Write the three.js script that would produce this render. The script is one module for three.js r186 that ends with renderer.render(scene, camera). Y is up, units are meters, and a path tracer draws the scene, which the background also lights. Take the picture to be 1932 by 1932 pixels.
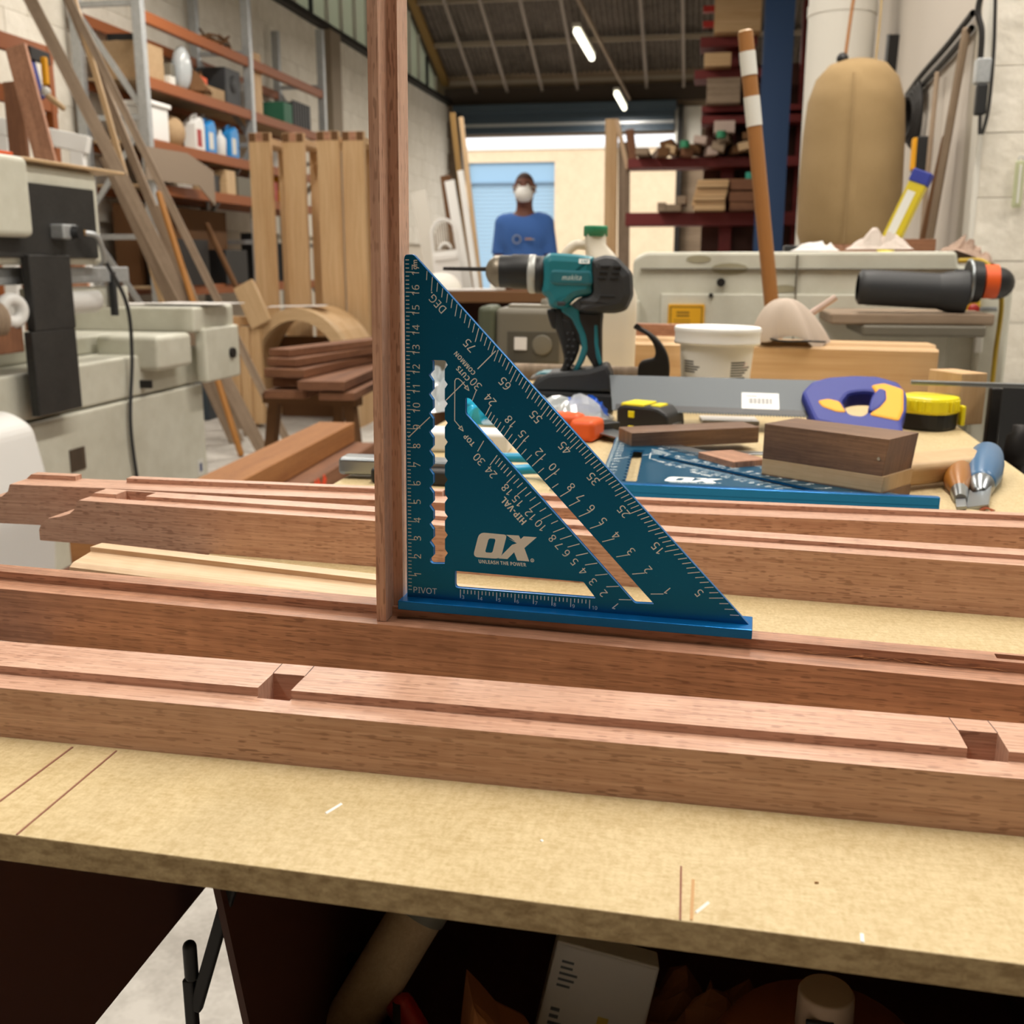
import * as THREE from 'three';
import { RoundedBoxGeometry } from 'three/addons/geometries/RoundedBoxGeometry.js';
import { mergeGeometries, mergeVertices, toCreasedNormals } from 'three/addons/utils/BufferGeometryUtils.js';
import { MarchingCubes } from 'three/addons/objects/MarchingCubes.js';
import { RectAreaLightUniformsLib } from 'three/addons/lights/RectAreaLightUniformsLib.js';
import { Brush, Evaluator, SUBTRACTION, ADDITION } from 'three-bvh-csg';

// ---------------------------------------------------------------- camera, sky, sun, exposure
const scene = new THREE.Scene();
const camera = new THREE.PerspectiveCamera(51.07, 1, 0.05, 200);
camera.position.set(0, 1.12, 0);
{
  const pitch = THREE.MathUtils.degToRad(12.98), yaw = THREE.MathUtils.degToRad(10.22);
  camera.lookAt(-Math.sin(yaw) * Math.cos(pitch), 1.12 - Math.sin(pitch), -Math.cos(yaw) * Math.cos(pitch));
}
camera.focus = 0.6;
camera.userData.fStop = 16;
scene.add(camera);
const renderer = new THREE.WebGLRenderer({ antialias: true });
renderer.toneMapping = THREE.LinearToneMapping;
renderer.toneMappingExposure = 1.0;
renderer.shadowMap.enabled = true;
scene.background = new THREE.Color().setRGB(1.5, 1.52, 1.56);   // bright overcast sky
scene.environment = null;
const sun = new THREE.DirectionalLight(0xfff1dc, 1.6);             // high sun behind the hall, falls on the building across the yard
sun.position.set(-4, 22, -2); sun.target.position.set(-7, 0, -34);
sun.castShadow = true; sun.shadow.radius = 2;
sun.shadow.camera.left = -30; sun.shadow.camera.right = 30; sun.shadow.camera.top = 30; sun.shadow.camera.bottom = -30; sun.shadow.camera.far = 90;
scene.add(sun, sun.target);
RectAreaLightUniformsLib.init();
const LAMP = 82;                                                   // brightness of every fluorescent fitting in the hall
// ---------------------------------------------------------------- helpers
let seed = 20240611;
const rnd = () => { seed = (seed * 1664525 + 1013904223) >>> 0; return seed / 4294967296; };
const rr = (a, b) => a + (b - a) * rnd();
const V = (x, y, z) => new THREE.Vector3(x, y, z);
const DEG = Math.PI / 180;
const used = new Map();
function numbered(name) { const n = used.get(name) ?? 0; used.set(name, n + 1); return n ? name + '_' + String(n).padStart(3, '0') : name; }
function shade(o) { o.traverse((m) => { if (m.isMesh) { m.castShadow = true; m.receiveShadow = true; } }); return o; }
// a thing made of parts: a Group at its base
function thing(name, label, category, pos = [0, 0, 0], turn = 0, group) {
  const o = new THREE.Group(); o.name = numbered(name); o.position.set(...pos); o.rotation.y = turn;
  o.userData = { label, category }; if (group) o.userData.group = group;
  scene.add(o); return o;
}
// a part (or sub-part) of a thing
function part(parent, name, geo, mat, pos, rot) {
  const m = new THREE.Mesh(geo, mat); m.name = name; m.castShadow = m.receiveShadow = true;
  if (pos) m.position.set(...pos); if (rot) m.rotation.set(...rot);
  parent.add(m); return m;
}
// a thing that is one mesh
function solo(name, label, category, geo, mat, pos, rot, group) {
  const m = part(scene, numbered(name), geo, mat, pos, rot);
  m.userData = { label, category }; if (group) m.userData.group = group; return m;
}
function structure(name, geo, mat, pos, rot, label) {
  const m = part(scene, name, geo, mat, pos, rot); m.userData = { kind: 'structure', label }; return m;
}
// uv in metres, projected along each face's main axis; grain runs along the given local axis
function uvm(geo, grain = 'x', fixed = false) {
  const g = geo.index ? geo.toNonIndexed() : geo, p = g.attributes.position, uv = new Float32Array(p.count * 2);
  const ou = fixed ? 0 : rnd() * 3, ov = fixed ? 0 : rnd() * 3, a = V(), b = V(), c = V(), n = V();
  for (let i = 0; i < p.count; i += 3) {
    a.fromBufferAttribute(p, i); b.fromBufferAttribute(p, i + 1); c.fromBufferAttribute(p, i + 2);
    n.copy(b).sub(a).cross(c.clone().sub(a));
    const ax = Math.abs(n.x), ay = Math.abs(n.y), az = Math.abs(n.z), d = ax > ay && ax > az ? 'x' : ay > az ? 'y' : 'z';
    const rest = ['x', 'y', 'z'].filter((k) => k !== d), U = rest.includes(grain) ? grain : rest[0], W = rest.find((k) => k !== U);
    [a, b, c].forEach((v, k) => { uv[(i + k) * 2] = v[U] + ou; uv[(i + k) * 2 + 1] = v[W] + ov + (d === 'y' ? 0.37 : 0); });
  }
  g.setAttribute('uv', new THREE.BufferAttribute(uv, 2)); return g;
}
const box = (w, h, d, r = 0, grain = 'x') => uvm(r > 0 ? new RoundedBoxGeometry(w, h, d, 2, Math.min(r, w / 2.01, h / 2.01, d / 2.01)) : new THREE.BoxGeometry(w, h, d), grain);
const boxAt = (x, y, z, w, h, d, r = 0, grain = 'x') => box(w, h, d, r, grain).translate(x, y, z);
const span = (x0, x1, y0, y1, z0, z1, r = 0, grain = 'x') => boxAt((x0 + x1) / 2, (y0 + y1) / 2, (z0 + z1) / 2, Math.abs(x1 - x0), Math.abs(y1 - y0), Math.abs(z1 - z0), r, grain);
const cyl = (r0, r1, h, n = 24, open = false) => new THREE.CylinderGeometry(r1, r0, h, n, 1, open);   // r0 at the bottom
const lathe = (pts, n = 32) => new THREE.LatheGeometry(pts.map(([r, y]) => new THREE.Vector2(r, y)), n);
const tube = (pts, r, n = 40, m = 8, closed = false) => new THREE.TubeGeometry(new THREE.CatmullRomCurve3(pts.map((p) => p.isVector3 ? p : V(...p)), closed), n, r, m, closed);
function shapeOf(pts, holes = []) {
  const s = new THREE.Shape(pts.map(([x, y]) => new THREE.Vector2(x, y)));
  for (const h of holes) s.holes.push(new THREE.Path(h.map(([x, y]) => new THREE.Vector2(x, y)))); return s;
}
const extrude = (pts, depth, bevel = 0, holes = []) => new THREE.ExtrudeGeometry(shapeOf(pts, holes), { depth: depth - 2 * bevel, bevelEnabled: bevel > 0, bevelSize: bevel, bevelThickness: bevel, bevelOffset: -bevel, bevelSegments: 2, curveSegments: 8 }).translate(0, 0, bevel);
// profile points [away, up], drawn along +X from 0
const prismX = (pts, len, bevel = 0, grain = 'x') => uvm(extrude(pts, len, bevel).rotateY(Math.PI / 2), grain);
// rounded polygon: corners cut by arcs of radius r
function rounded(pts, r, n = 4) {
  const out = [];
  pts.forEach((p, i) => {
    const a = pts[(i + pts.length - 1) % pts.length], b = pts[(i + 1) % pts.length], rad = Array.isArray(r) ? r[i] : r;
    const la = Math.hypot(a[0] - p[0], a[1] - p[1]), lb = Math.hypot(b[0] - p[0], b[1] - p[1]), k = Math.min(rad, la / 2.2, lb / 2.2);
    if (k < 1e-7) { out.push(p); return; }
    const s = [p[0] + (a[0] - p[0]) * k / la, p[1] + (a[1] - p[1]) * k / la], e = [p[0] + (b[0] - p[0]) * k / lb, p[1] + (b[1] - p[1]) * k / lb];
    for (let j = 0; j <= n; j++) { const t = j / n, u = 1 - t; out.push([u * u * s[0] + 2 * u * t * p[0] + t * t * e[0], u * u * s[1] + 2 * u * t * p[1] + t * t * e[1]]); }
  });
  return out;
}
const merge = (...g) => mergeGeometries(g.flat().map((q) => { const k = q.index ? q.toNonIndexed() : q.clone(); for (const a of Object.keys(k.attributes)) if (!['position', 'normal', 'uv'].includes(a)) k.deleteAttribute(a); return k; }));
const csg = new Evaluator(); csg.useGroups = false; csg.attributes = ['position', 'normal', 'uv'];
function cut(geo, ...tools) {
  let a = new Brush(geo.index ? geo : mergeVertices(geo)); a.updateMatrixWorld();
  for (const t of tools) { const b = new Brush(t.index ? t : mergeVertices(t)); b.updateMatrixWorld(); a = csg.evaluate(a, b, SUBTRACTION); }
  return a.geometry;
}
// a straight member from A to B: local +Y runs along it; w across, t the other way; turn rolls it
function between(A, B, w, t, r = 0, turn = 0) {
  const a = V(...A), b = V(...B), d = b.clone().sub(a), L = d.length(), m = { geo: box(w, L, t, r, 'y'), pos: a.add(b).multiplyScalar(0.5), q: new THREE.Quaternion() };
  m.q.setFromUnitVectors(V(0, 1, 0), d.normalize()).multiply(new THREE.Quaternion().setFromAxisAngle(V(0, 1, 0), turn)); return m;
}
function strut(parent, name, A, B, w, t, mat, r = 0, turn = 0) {
  const m = between(A, B, w, t, r, turn), o = part(parent, name, m.geo, mat); o.position.copy(m.pos); o.quaternion.copy(m.q); return o;
}
function soloStrut(name, label, cat, A, B, w, t, mat, group, r = 0.001, turn = 0) {
  const o = strut(scene, numbered(name), A, B, w, t, mat, r, turn); o.userData = { label, category: cat }; if (group) o.userData.group = group; return o;
}
function rod(parent, name, A, B, r0, r1, mat, n = 16) {
  const a = V(...A), b = V(...B), d = b.clone().sub(a), o = part(parent, name, cyl(r0, r1, d.length(), n), mat);
  o.position.copy(a.add(b).multiplyScalar(0.5)); o.quaternion.setFromUnitVectors(V(0, 1, 0), d.normalize()); return o;
}
function copyOf(o, label, pos, turn) {
  const c = o.clone(); c.name = numbered(o.name.replace(/_\d{3}$/, '')); c.userData = { ...o.userData, label };
  if (pos) c.position.set(...pos); if (turn !== undefined) c.rotation.y = turn; scene.add(c); return c;
}
// the bench stands three quarters of a degree out of level: what lies on it is laid out square to it and then tipped with it
const TIP = new THREE.Quaternion().setFromAxisAngle(V(0, 0, 1), -0.75 * DEG), TIPC = V(0, 0.9, 0);
function tip(o) { o.position.sub(TIPC).applyQuaternion(TIP).add(TIPC); o.quaternion.premultiply(TIP); return o; }

// ---------------------------------------------------------------- procedural textures
const hash = (x, y, s) => { let h = (x * 374761393 + y * 668265263 + s * 1274126177) | 0; h = Math.imul(h ^ (h >>> 13), 1274126177); h ^= h >>> 16; return (h >>> 0) / 4294967296; };
function vnoise(x, y, px, py, s) {             // value noise that repeats every px, py
  const xi = Math.floor(x), yi = Math.floor(y), fx = x - xi, fy = y - yi, u = fx * fx * (3 - 2 * fx), v = fy * fy * (3 - 2 * fy);
  const X0 = ((xi % px) + px) % px, X1 = (X0 + 1) % px, Y0 = ((yi % py) + py) % py, Y1 = (Y0 + 1) % py;
  const a = hash(X0, Y0, s), b = hash(X1, Y0, s), c = hash(X0, Y1, s), d = hash(X1, Y1, s);
  return a + (b - a) * u + (c - a) * v + (a - b - c + d) * u * v;
}
const fbm = (u, v, fx, fy, s, oct = 3) => { let t = 0, w = 0.5, n = 0; for (let k = 0; k < oct; k++) { t += w * vnoise(u * fx, v * fy, fx, fy, s + k * 17); n += w; w *= 0.5; fx *= 2; fy *= 2; } return t / n; };
const clamp = (x) => Math.min(1, Math.max(0, x)), smooth = (a, b, x) => { const t = clamp((x - a) / (b - a)); return t * t * (3 - 2 * t); };
const toS = (c) => 255 * (c <= 0.0031308 ? 12.92 * c : 1.055 * Math.pow(c, 1 / 2.4) - 0.055);
function texture(w, h, lu, lv, f, color = true) {
  const d = new Uint8Array(w * h * 4);
  for (let j = 0; j < h; j++) for (let i = 0; i < w; i++) {
    const c = f((i + 0.5) / w, (j + 0.5) / h), k = (j * w + i) * 4;
    if (typeof c === 'number') d[k] = d[k + 1] = d[k + 2] = 255 * clamp(c);
    else for (let q = 0; q < 3; q++) d[k + q] = color ? toS(clamp(c[q])) : 255 * clamp(c[q]);
    d[k + 3] = 255;
  }
  const t = new THREE.DataTexture(d, w, h, THREE.RGBAFormat); t.wrapS = t.wrapT = THREE.RepeatWrapping; t.magFilter = THREE.LinearFilter; t.minFilter = THREE.LinearMipmapLinearFilter; t.generateMipmaps = true;
  if (color) t.colorSpace = THREE.SRGBColorSpace; t.repeat.set(1 / lu, 1 / lv); t.needsUpdate = true; return t;
}
const mix3 = (a, b, t) => [a[0] + (b[0] - a[0]) * t, a[1] + (b[1] - a[1]) * t, a[2] + (b[2] - a[2]) * t];
const S = (hex) => { const c = new THREE.Color(hex); return [c.r, c.g, c.b]; };   // sRGB hex to linear
// wood: u along the grain. streak = slow colour bands, pore = short dark flecks, figure = curly cross figure
function woodTex(w, h, lu, lv, s, light, dark, { streak = 0.6, fine = 0.5, pore = 0.35, poreFx = 60, poreFy = 220, figure = 0.15, rings = 0, bands = 10 } = {}) {
  return texture(w, h, lu, lv, (u, v) => {
    const warp = (fbm(u, v, 3, 4, s + 5, 3) - 0.5) * 0.10, vv = v + warp * (rings ? 1.6 : 0.6);
    let t = 0.5 + streak * (fbm(u, ((vv % 1) + 1) % 1, 2, bands, s, 3) - 0.5) * 1.6 + fine * (fbm(u, v, 10, 120, s + 31, 2) - 0.5) * 1.2 + figure * (fbm(u, v, 46, 16, s + 77, 2) - 0.5) * 2;
    if (rings) t += rings * (0.5 + 0.5 * Math.sin(6.2832 * Math.round(bands) * vv * 1.5 + 6 * fbm(u, v, 2, 3, s + 91, 2)) - 0.5);
    const po = smooth(0.66, 0.86, vnoise(u * poreFx, v * poreFy, poreFx, poreFy, s + 51)) * (0.4 + 0.6 * vnoise(u * 9, v * 17, 9, 17, s + 63));
    return mix3(mix3(light, dark, clamp(t)), [dark[0] * 0.5, dark[1] * 0.42, dark[2] * 0.38], pore * po);
  });
}
function speckTex(w, h, lu, lv, s, a, b, { coarse = 6, mid = 40, fine = 160, amp = [0.5, 0.5, 0.6], oct = 2 } = {}) {
  return texture(w, h, lu, lv, (u, v) => mix3(a, b, clamp(0.5 + amp[0] * (fbm(u, v, coarse, coarse, s, 3) - 0.5) * 1.6 + amp[1] * (fbm(u, v, mid, mid, s + 9, oct) - 0.5) * 1.4 + amp[2] * (vnoise(u * fine, v * fine, fine, fine, s + 21) - 0.5))));
}
const bumpTex = (lu, lv, s, fx, fy, oct = 3) => texture(512, 512, lu, lv, (u, v) => fbm(u, v, fx, fy, s, oct), false);
const mat = (o) => new THREE.MeshStandardMaterial({ roughness: 0.6, ...o });
const phys = (o) => new THREE.MeshPhysicalMaterial({ roughness: 0.5, ...o });
const paint = (hex, roughness = 0.5, more = {}) => mat({ color: hex, roughness, ...more });

const T = {
  mahog: woodTex(2048, 512, 0.5, 0.125, 11, [0.70, 0.435, 0.315], [0.50, 0.275, 0.185], { streak: 0.5, fine: 0.9, pore: 0.75, poreFx: 90, poreFy: 200, figure: 0.22, bands: 8 }),
  mahogDeep: woodTex(2048, 512, 0.5, 0.125, 71, [0.55, 0.285, 0.175], [0.31, 0.145, 0.085], { streak: 0.8, fine: 0.9, pore: 0.7, poreFx: 70, poreFy: 230, figure: 0.3, bands: 9 }),
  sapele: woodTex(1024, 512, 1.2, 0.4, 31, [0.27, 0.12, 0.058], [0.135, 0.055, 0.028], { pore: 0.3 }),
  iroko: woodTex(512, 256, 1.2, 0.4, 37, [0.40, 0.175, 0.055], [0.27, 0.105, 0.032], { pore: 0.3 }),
  pine: woodTex(1024, 512, 1.0, 0.25, 41, [0.66, 0.45, 0.245], [0.50, 0.295, 0.13], { streak: 0.8, fine: 0.35, pore: 0.05, figure: 0.05, rings: 0.3, bands: 5 }),
  pale: woodTex(1024, 512, 0.6, 0.15, 47, [0.72, 0.54, 0.36], [0.56, 0.36, 0.20], { streak: 0.6, fine: 0.6, pore: 0.15, figure: 0.25, bands: 7 }),
  walnut: woodTex(1024, 512, 0.4, 0.12, 53, [0.27, 0.15, 0.085], [0.12, 0.062, 0.036], { streak: 0.9, fine: 0.7, pore: 0.4, figure: 0.1, bands: 5 }),
  maple: woodTex(512, 256, 0.4, 0.12, 59, [0.66, 0.47, 0.27], [0.50, 0.33, 0.17], { streak: 0.5, fine: 0.5, pore: 0.1 }),
  grey: woodTex(512, 256, 1.6, 0.3, 61, [0.36, 0.27, 0.19], [0.21, 0.15, 0.10], { streak: 0.7, fine: 0.6, pore: 0.2 }),
  mdf: texture(2048, 2048, 0.4, 0.4, (u, v) => mix3([0.63, 0.505, 0.29], [0.465, 0.345, 0.165], clamp(0.45 + 0.35 * (fbm(u, v, 8, 8, 3, 3) - 0.5) + 0.5 * (vnoise(u * 300, v * 110, 300, 110, 4) - 0.5) + 0.5 * (vnoise(u * 110, v * 300, 110, 300, 6) - 0.5) + 0.45 * (vnoise(u * 560, v * 560, 560, 560, 12) - 0.5)))),
  mdfEdge: texture(1024, 256, 0.3, 0.075, (u, v) => mix3([0.56, 0.41, 0.21], [0.34, 0.225, 0.10], clamp(0.5 + 0.9 * (fbm(u, v, 60, 36, 5, 3) - 0.5) * 1.8 + 0.35 * (vnoise(u * 300, v * 90, 300, 90, 8) - 0.5)))),
  wall: speckTex(1024, 1024, 2.4, 2.4, 13, [0.86, 0.82, 0.735], [0.71, 0.665, 0.575], { coarse: 7, mid: 30, fine: 200, amp: [0.9, 0.4, 0.3] }),
  concrete: speckTex(1024, 1024, 1.6, 1.6, 17, [0.60, 0.575, 0.53], [0.40, 0.375, 0.34], { coarse: 8, mid: 40, fine: 260, amp: [0.8, 0.6, 0.4] }),
  cream: speckTex(512, 512, 0.8, 0.8, 19, [0.665, 0.665, 0.575], [0.53, 0.52, 0.43], { coarse: 5, mid: 22, fine: 120, amp: [0.6, 0.35, 0.15] }),
  canvas: texture(512, 512, 0.4, 0.4, (u, v) => mix3([0.37, 0.255, 0.125], [0.27, 0.18, 0.08], clamp(0.5 + 0.9 * (fbm(u, v, 4, 5, 23, 3) - 0.5) + 0.25 * (vnoise(u * 200, v * 200, 200, 200, 29) - 0.5)))),
  card: speckTex(256, 256, 0.5, 0.5, 27, [0.47, 0.33, 0.19], [0.38, 0.255, 0.14], { coarse: 4, mid: 30, fine: 100 }),
  galv: speckTex(256, 256, 0.3, 0.3, 33, [0.50, 0.52, 0.53], [0.38, 0.40, 0.41], { coarse: 12, mid: 30, fine: 90 }),
  render: speckTex(512, 512, 6, 6, 37, [0.80, 0.635, 0.44], [0.70, 0.545, 0.37], { coarse: 5, mid: 40, fine: 200 }),
  roof: speckTex(512, 512, 4, 4, 39, [0.20, 0.165, 0.135], [0.11, 0.09, 0.072], { coarse: 6, mid: 30, fine: 120 }),
  scuff: speckTex(512, 512, 0.3, 0.3, 43, [0.016, 0.0155, 0.015], [0.032, 0.031, 0.029], { coarse: 5, mid: 40, fine: 160 }),
  bump: bumpTex(0.05, 0.05, 7, 24, 24, 3), wallBump: bumpTex(0.6, 0.6, 9, 16, 16, 4), grainBump: bumpTex(0.12, 0.03, 15, 6, 60, 3),
};
const M = {
  mahog: phys({ map: T.mahog, roughness: 0.42, bumpMap: T.grainBump, bumpScale: 0.00012, sheen: 1, sheenRoughness: 0.45, sheenColor: new THREE.Color(1, 0.9, 0.82) }),
  mahogDeep: phys({ map: T.mahogDeep, roughness: 0.46, bumpMap: T.grainBump, bumpScale: 0.00015, sheen: 1, sheenRoughness: 0.45, sheenColor: new THREE.Color(1, 0.9, 0.82) }),
  sapele: mat({ map: T.sapele, roughness: 0.8 }), iroko: mat({ map: T.iroko, roughness: 0.7 }), pine: mat({ map: T.pine, roughness: 0.6 }), pale: mat({ map: T.pale, roughness: 0.5 }),
  walnut: mat({ map: T.walnut, roughness: 0.5 }), maple: mat({ map: T.maple, roughness: 0.5 }), greyWood: mat({ map: T.grey, roughness: 0.8 }),
  mdf: mat({ map: T.mdf, roughness: 0.55 }), mdfEdge: mat({ map: T.mdfEdge, roughness: 0.85, bumpMap: T.bump, bumpScale: 0.0004 }),
  wall: mat({ map: T.wall, roughness: 0.9, bumpMap: T.wallBump, bumpScale: 0.006 }), concrete: mat({ map: T.concrete, roughness: 0.8 }),
  cream: mat({ map: T.cream, roughness: 0.45 }), canvas: mat({ map: T.canvas, roughness: 0.95 }), card: mat({ map: T.card, roughness: 0.9 }),
  galv: mat({ map: T.galv, roughness: 0.45, metalness: 0.5 }), render: mat({ map: T.render, roughness: 0.95 }), roof: mat({ map: T.roof, roughness: 0.9 }),
  scuff: mat({ map: T.scuff, roughness: 0.6 }),
  anod: mat({ color: new THREE.Color().setRGB(0.012, 0.20, 0.33), roughness: 0.30, metalness: 0.9 }),
  steel: mat({ color: 0x9aa0a4, roughness: 0.32, metalness: 0.95 }), blade: mat({ color: 0x5b6165, roughness: 0.6, metalness: 0.4 }), iron: mat({ color: 0x2c2a29, roughness: 0.55, metalness: 0.5 }),
  blackPlastic: paint(0x17181a, 0.5), rubber: paint(0x101113, 0.75), darkGrey: paint(0x2b2d30, 0.55),
  whitePlastic: paint(0xe4e4e2, 0.4), cleanWhite: paint(0xeeeeec, 0.6), paper: paint(0xdedad6, 0.85), milk: phys({ color: 0xe9e2d2, roughness: 0.45, transmission: 0.25, thickness: 0 }),
  teal: paint(0x1b7684, 0.38), yellow: paint(0xf0e01c, 0.4), sawBlue: paint(0x212f8c, 0.6), sawYellow: paint(0xeda80c, 0.6), clampBlue: paint(0x1197c4, 0.4),
  orangeRack: paint(0x8f4d1d, 0.55), redSteel: paint(0x6e1d1b, 0.6), blueSteel: paint(0x1d3f6b, 0.55), darkBlueGrey: paint(0x3b4a57, 0.5), orange: paint(0xe0591a, 0.5),
  greenCap: paint(0x2d8a62, 0.45), can: paint(0x2f8fd8, 0.4), pink: paint(0xc9b3a8, 0.95), brownPaint: paint(0x4a2412, 0.65), ocher: paint(0x8a6a35, 0.7), whitePaint: paint(0xd6d3ca, 0.55),
  olive: paint(0x4d5240, 0.6), drabGrey: paint(0x6c675a, 0.55), label: paint(0xdadad4, 0.6), yellowSign: paint(0xe0a716, 0.6), redDot: paint(0xa3231c, 0.4), pencil: paint(0x2c2430, 0.8), bark: paint(0x6b4a2c, 0.9),
};
// ---------------------------------------------------------------- the hall
structure('floor', uvm(new THREE.BoxGeometry(13, 0.2, 32), 'x'), M.concrete, [0.9, -0.1, -6.4], null, 'bare grey concrete workshop floor');
structure('ground_yard', uvm(new THREE.BoxGeometry(60, 0.2, 40), 'x'), M.concrete, [0, -0.13, -42.3], null, 'concrete yard outside the open roller door');
{
  // wall along the left: painted blockwork up to a ledge, pale sheeting in the gable above
  const w = structure('wall_left', span(-5.6, -5.33, 0, 4.2, 9, -22.2), paint(0xcfc6b7, 0.95), null, null, 'white painted blockwork wall with a ledge and pale sheeting above');
  const bl = [0, 1, 2].map(() => box(0.1, 0.2975, 0.5975, 0.004, 'z'));
  for (let row = 0; row < 9; row++) for (let k = 0; k < 27; k++) {
    const z = -21.9 + 0.6 * k + (row % 2) * 0.3, y = 1.64 + row * 0.3;
    if (z < -6) part(w, 'block', bl[(k + row * 2) % 3], M.wall, [-5.3 + ((k * 7 + row * 3) % 5) * 0.0012, y, z]);
  }
  part(w, 'ledge', span(-5.34, -5.16, 4.2, 4.28, -6, -22), M.iron);
  const gable = [[-9, 4.28], [22.2, 4.28], [22.2, 4.66], [11, 9.3], [-2, 5], [-9, 5]];          // [away, up]
  part(w, 'gable_sheet', uvm(extrude(gable, 0.006).rotateY(Math.PI / 2).translate(-5.52, 0, 0)), phys({ color: 0xd9dccb, roughness: 1, transmission: 0.45, thickness: 0 }));   // translucent cladding, daylight comes through
  for (let k = 0; k < 20; k++) { const z = -21.7 + k * 0.62; part(w, 'sheeting_rib', boxAt(0, 0, 0, 0.05, Math.max(0.2, (z + 22.2) * 0.42 + 0.2), 0.05), k % 5 === 1 ? M.darkGrey : M.whitePaint, [-5.44, 4.3 + ((z + 22.2) * 0.42 + 0.2) / 2, z]); }
  part(w, 'rafter', between([-5.3, 4.62, -22], [-5.3, 8.8, -12], 0.14, 0.09).geo, M.ocher).position.set(-5.3, 6.7, -17);
  w.children.at(-1).quaternion.setFromUnitVectors(V(0, 1, 0), V(0, 4.18, 10).normalize());
  part(w, 'pier', span(-5.3, -5.13, 0, 4.2, -14.75, -15.15), M.ocher.clone()).material.color.set(0x8f8271);
}
{
  // wall at the far end with the opening of the roller door
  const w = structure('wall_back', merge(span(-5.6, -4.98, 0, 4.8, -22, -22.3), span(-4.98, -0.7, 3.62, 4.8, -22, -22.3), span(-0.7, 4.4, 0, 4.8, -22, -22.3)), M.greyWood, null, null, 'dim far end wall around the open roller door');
  part(w, 'eaves_beam', span(-5.3, 4.2, 4.2, 4.5, -21.9, -22), paint(0x41352b, 0.8));
  const d = structure('door_1', span(-5.1, -0.75, 4.02, 4.16, -21.7, -22), M.darkBlueGrey, null, null, 'grey blue roller shutter rolled up over the door opening');
  for (let k = 0; k < 6; k++) part(d, 'slat', span(-5.08, -0.78, 3.64 + k * 0.065, 3.70 + k * 0.065, -21.86, -21.92, 0.012), k === 2 ? M.galv : M.darkBlueGrey);
  part(d, 'guide_rail', span(-5.06, -4.95, 0, 4.1, -21.8, -22), M.iron); part(d, 'guide_rail', span(-0.72, -0.62, 0, 4.1, -21.8, -22), M.iron);
}
structure('wall_right', span(4.2, 4.4, 0, 9.4, -11.2, -22.2), M.wall, null, null, 'white side wall of the far part of the hall');
structure('wall_partition', span(0.9, 1.1, 0, 9.4, -4.2, -11.2), paint(0xcfc7bd, 0.9), null, null, 'plain painted partition wall running away behind the dust bag');
structure('wall_room', span(1.1, 4.4, 0, 9.4, -11, -11.2), M.wall, null, null, 'white wall closing the partitioned room');
{
  const w = structure('wall_pillar', span(0.9, 7.2, 0, 9.4, -4.16, -4.36), paint(0xc9c1b2, 0.95), null, null, 'white painted block wall facing the bench');
  const g = box(0.438, 0.213, 0.07, 0.003), half = box(0.216, 0.213, 0.07, 0.003);
  for (let row = 0; row < 8; row++) for (let k = 0; k < 3; k++) {
    const y = 0.81 + row * 0.215, odd = row % 2;
    if (odd && k === 0) { part(w, 'block', half, M.wall, [1.006, y, -4.148]); continue; }
    part(w, 'block', g, M.wall, [1.118 + k * 0.44 - (odd ? 0.22 : 0), y, -4.148 + ((k + row) % 3) * 0.001]);
  }
  part(w, 'black_plinth', span(0.9, 2.2, 0, 0.70, -4.08, -4.16), M.blackPlastic);
  part(w, 'corner_edge', span(0.885, 0.905, 0, 4, -4.10, -4.2, 0.004), M.whitePaint);
}
structure('wall_side', span(7, 7.2, 0, 5.2, 9, -4.2), M.wall, null, null, 'white wall at the far side of the hall, behind the photographer');
structure('wall_behind', span(-5.6, 7.2, 0, 5.2, 9, 9.2), M.wall, null, null, 'white wall behind the photographer');
{
  // corrugated roof falling towards the far wall, with steel purlins and hangers
  const r = structure('ceiling', merge(span(-5.6, 7.2, 5, 5.1, 2, 9.2), between([0.8, 5.05, 2], [0.8, 9.4, -11], 12.8, 0.1).geo.clone().applyQuaternion(between([0.8, 5.05, 2], [0.8, 9.4, -11], 1, 1).q).translate(0.8, 7.22, -4.5)), M.roof, null, null, 'dark corrugated roof on steel purlins');
  const L = Math.hypot(11.2, 4.7), ang = Math.atan2(4.7, 11.2);
  for (let s = 0; s < 10; s++) {                                   // ten corrugated sheets side by side
    const pts = [], top = []; for (let k = 0; k <= 20; k++) { const x = k * 0.05, y = (k % 2) * 0.045; pts.push([x, y]); top.push([x, y + 0.012]); }
    const g = uvm(extrude([...pts, ...top.reverse()], L), 'z');
    part(r, 'roof_sheet', g, M.roof, [-5.6 + s, 4.64 + (s % 2) * 0.012, -22.2], [-ang, 0, 0]);
  }
  for (let k = 0; k < 9; k++) { const z = -22.02 + k * 1.17, y = 4.6 + (z + 22.2) * 0.42; part(r, 'purlin', span(-5.35, 4.2, y - 0.1, y - 0.02, z - 0.035, z + 0.035), M.ocher.clone()).material.color.set(0xa89a88); }
  for (const x of [-4.66, -4.04, -3.35, -2.66, -1.33, -0.63, 0.1, 0.8]) { const m = strut(r, 'roof_hanger', [x, 4.36, -22.05], [x, 4.36 + 10 * 0.42, -12.05], 0.055, 0.03, M.ocher.clone()); m.material.color.set(0x9c9086); }
}
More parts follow.
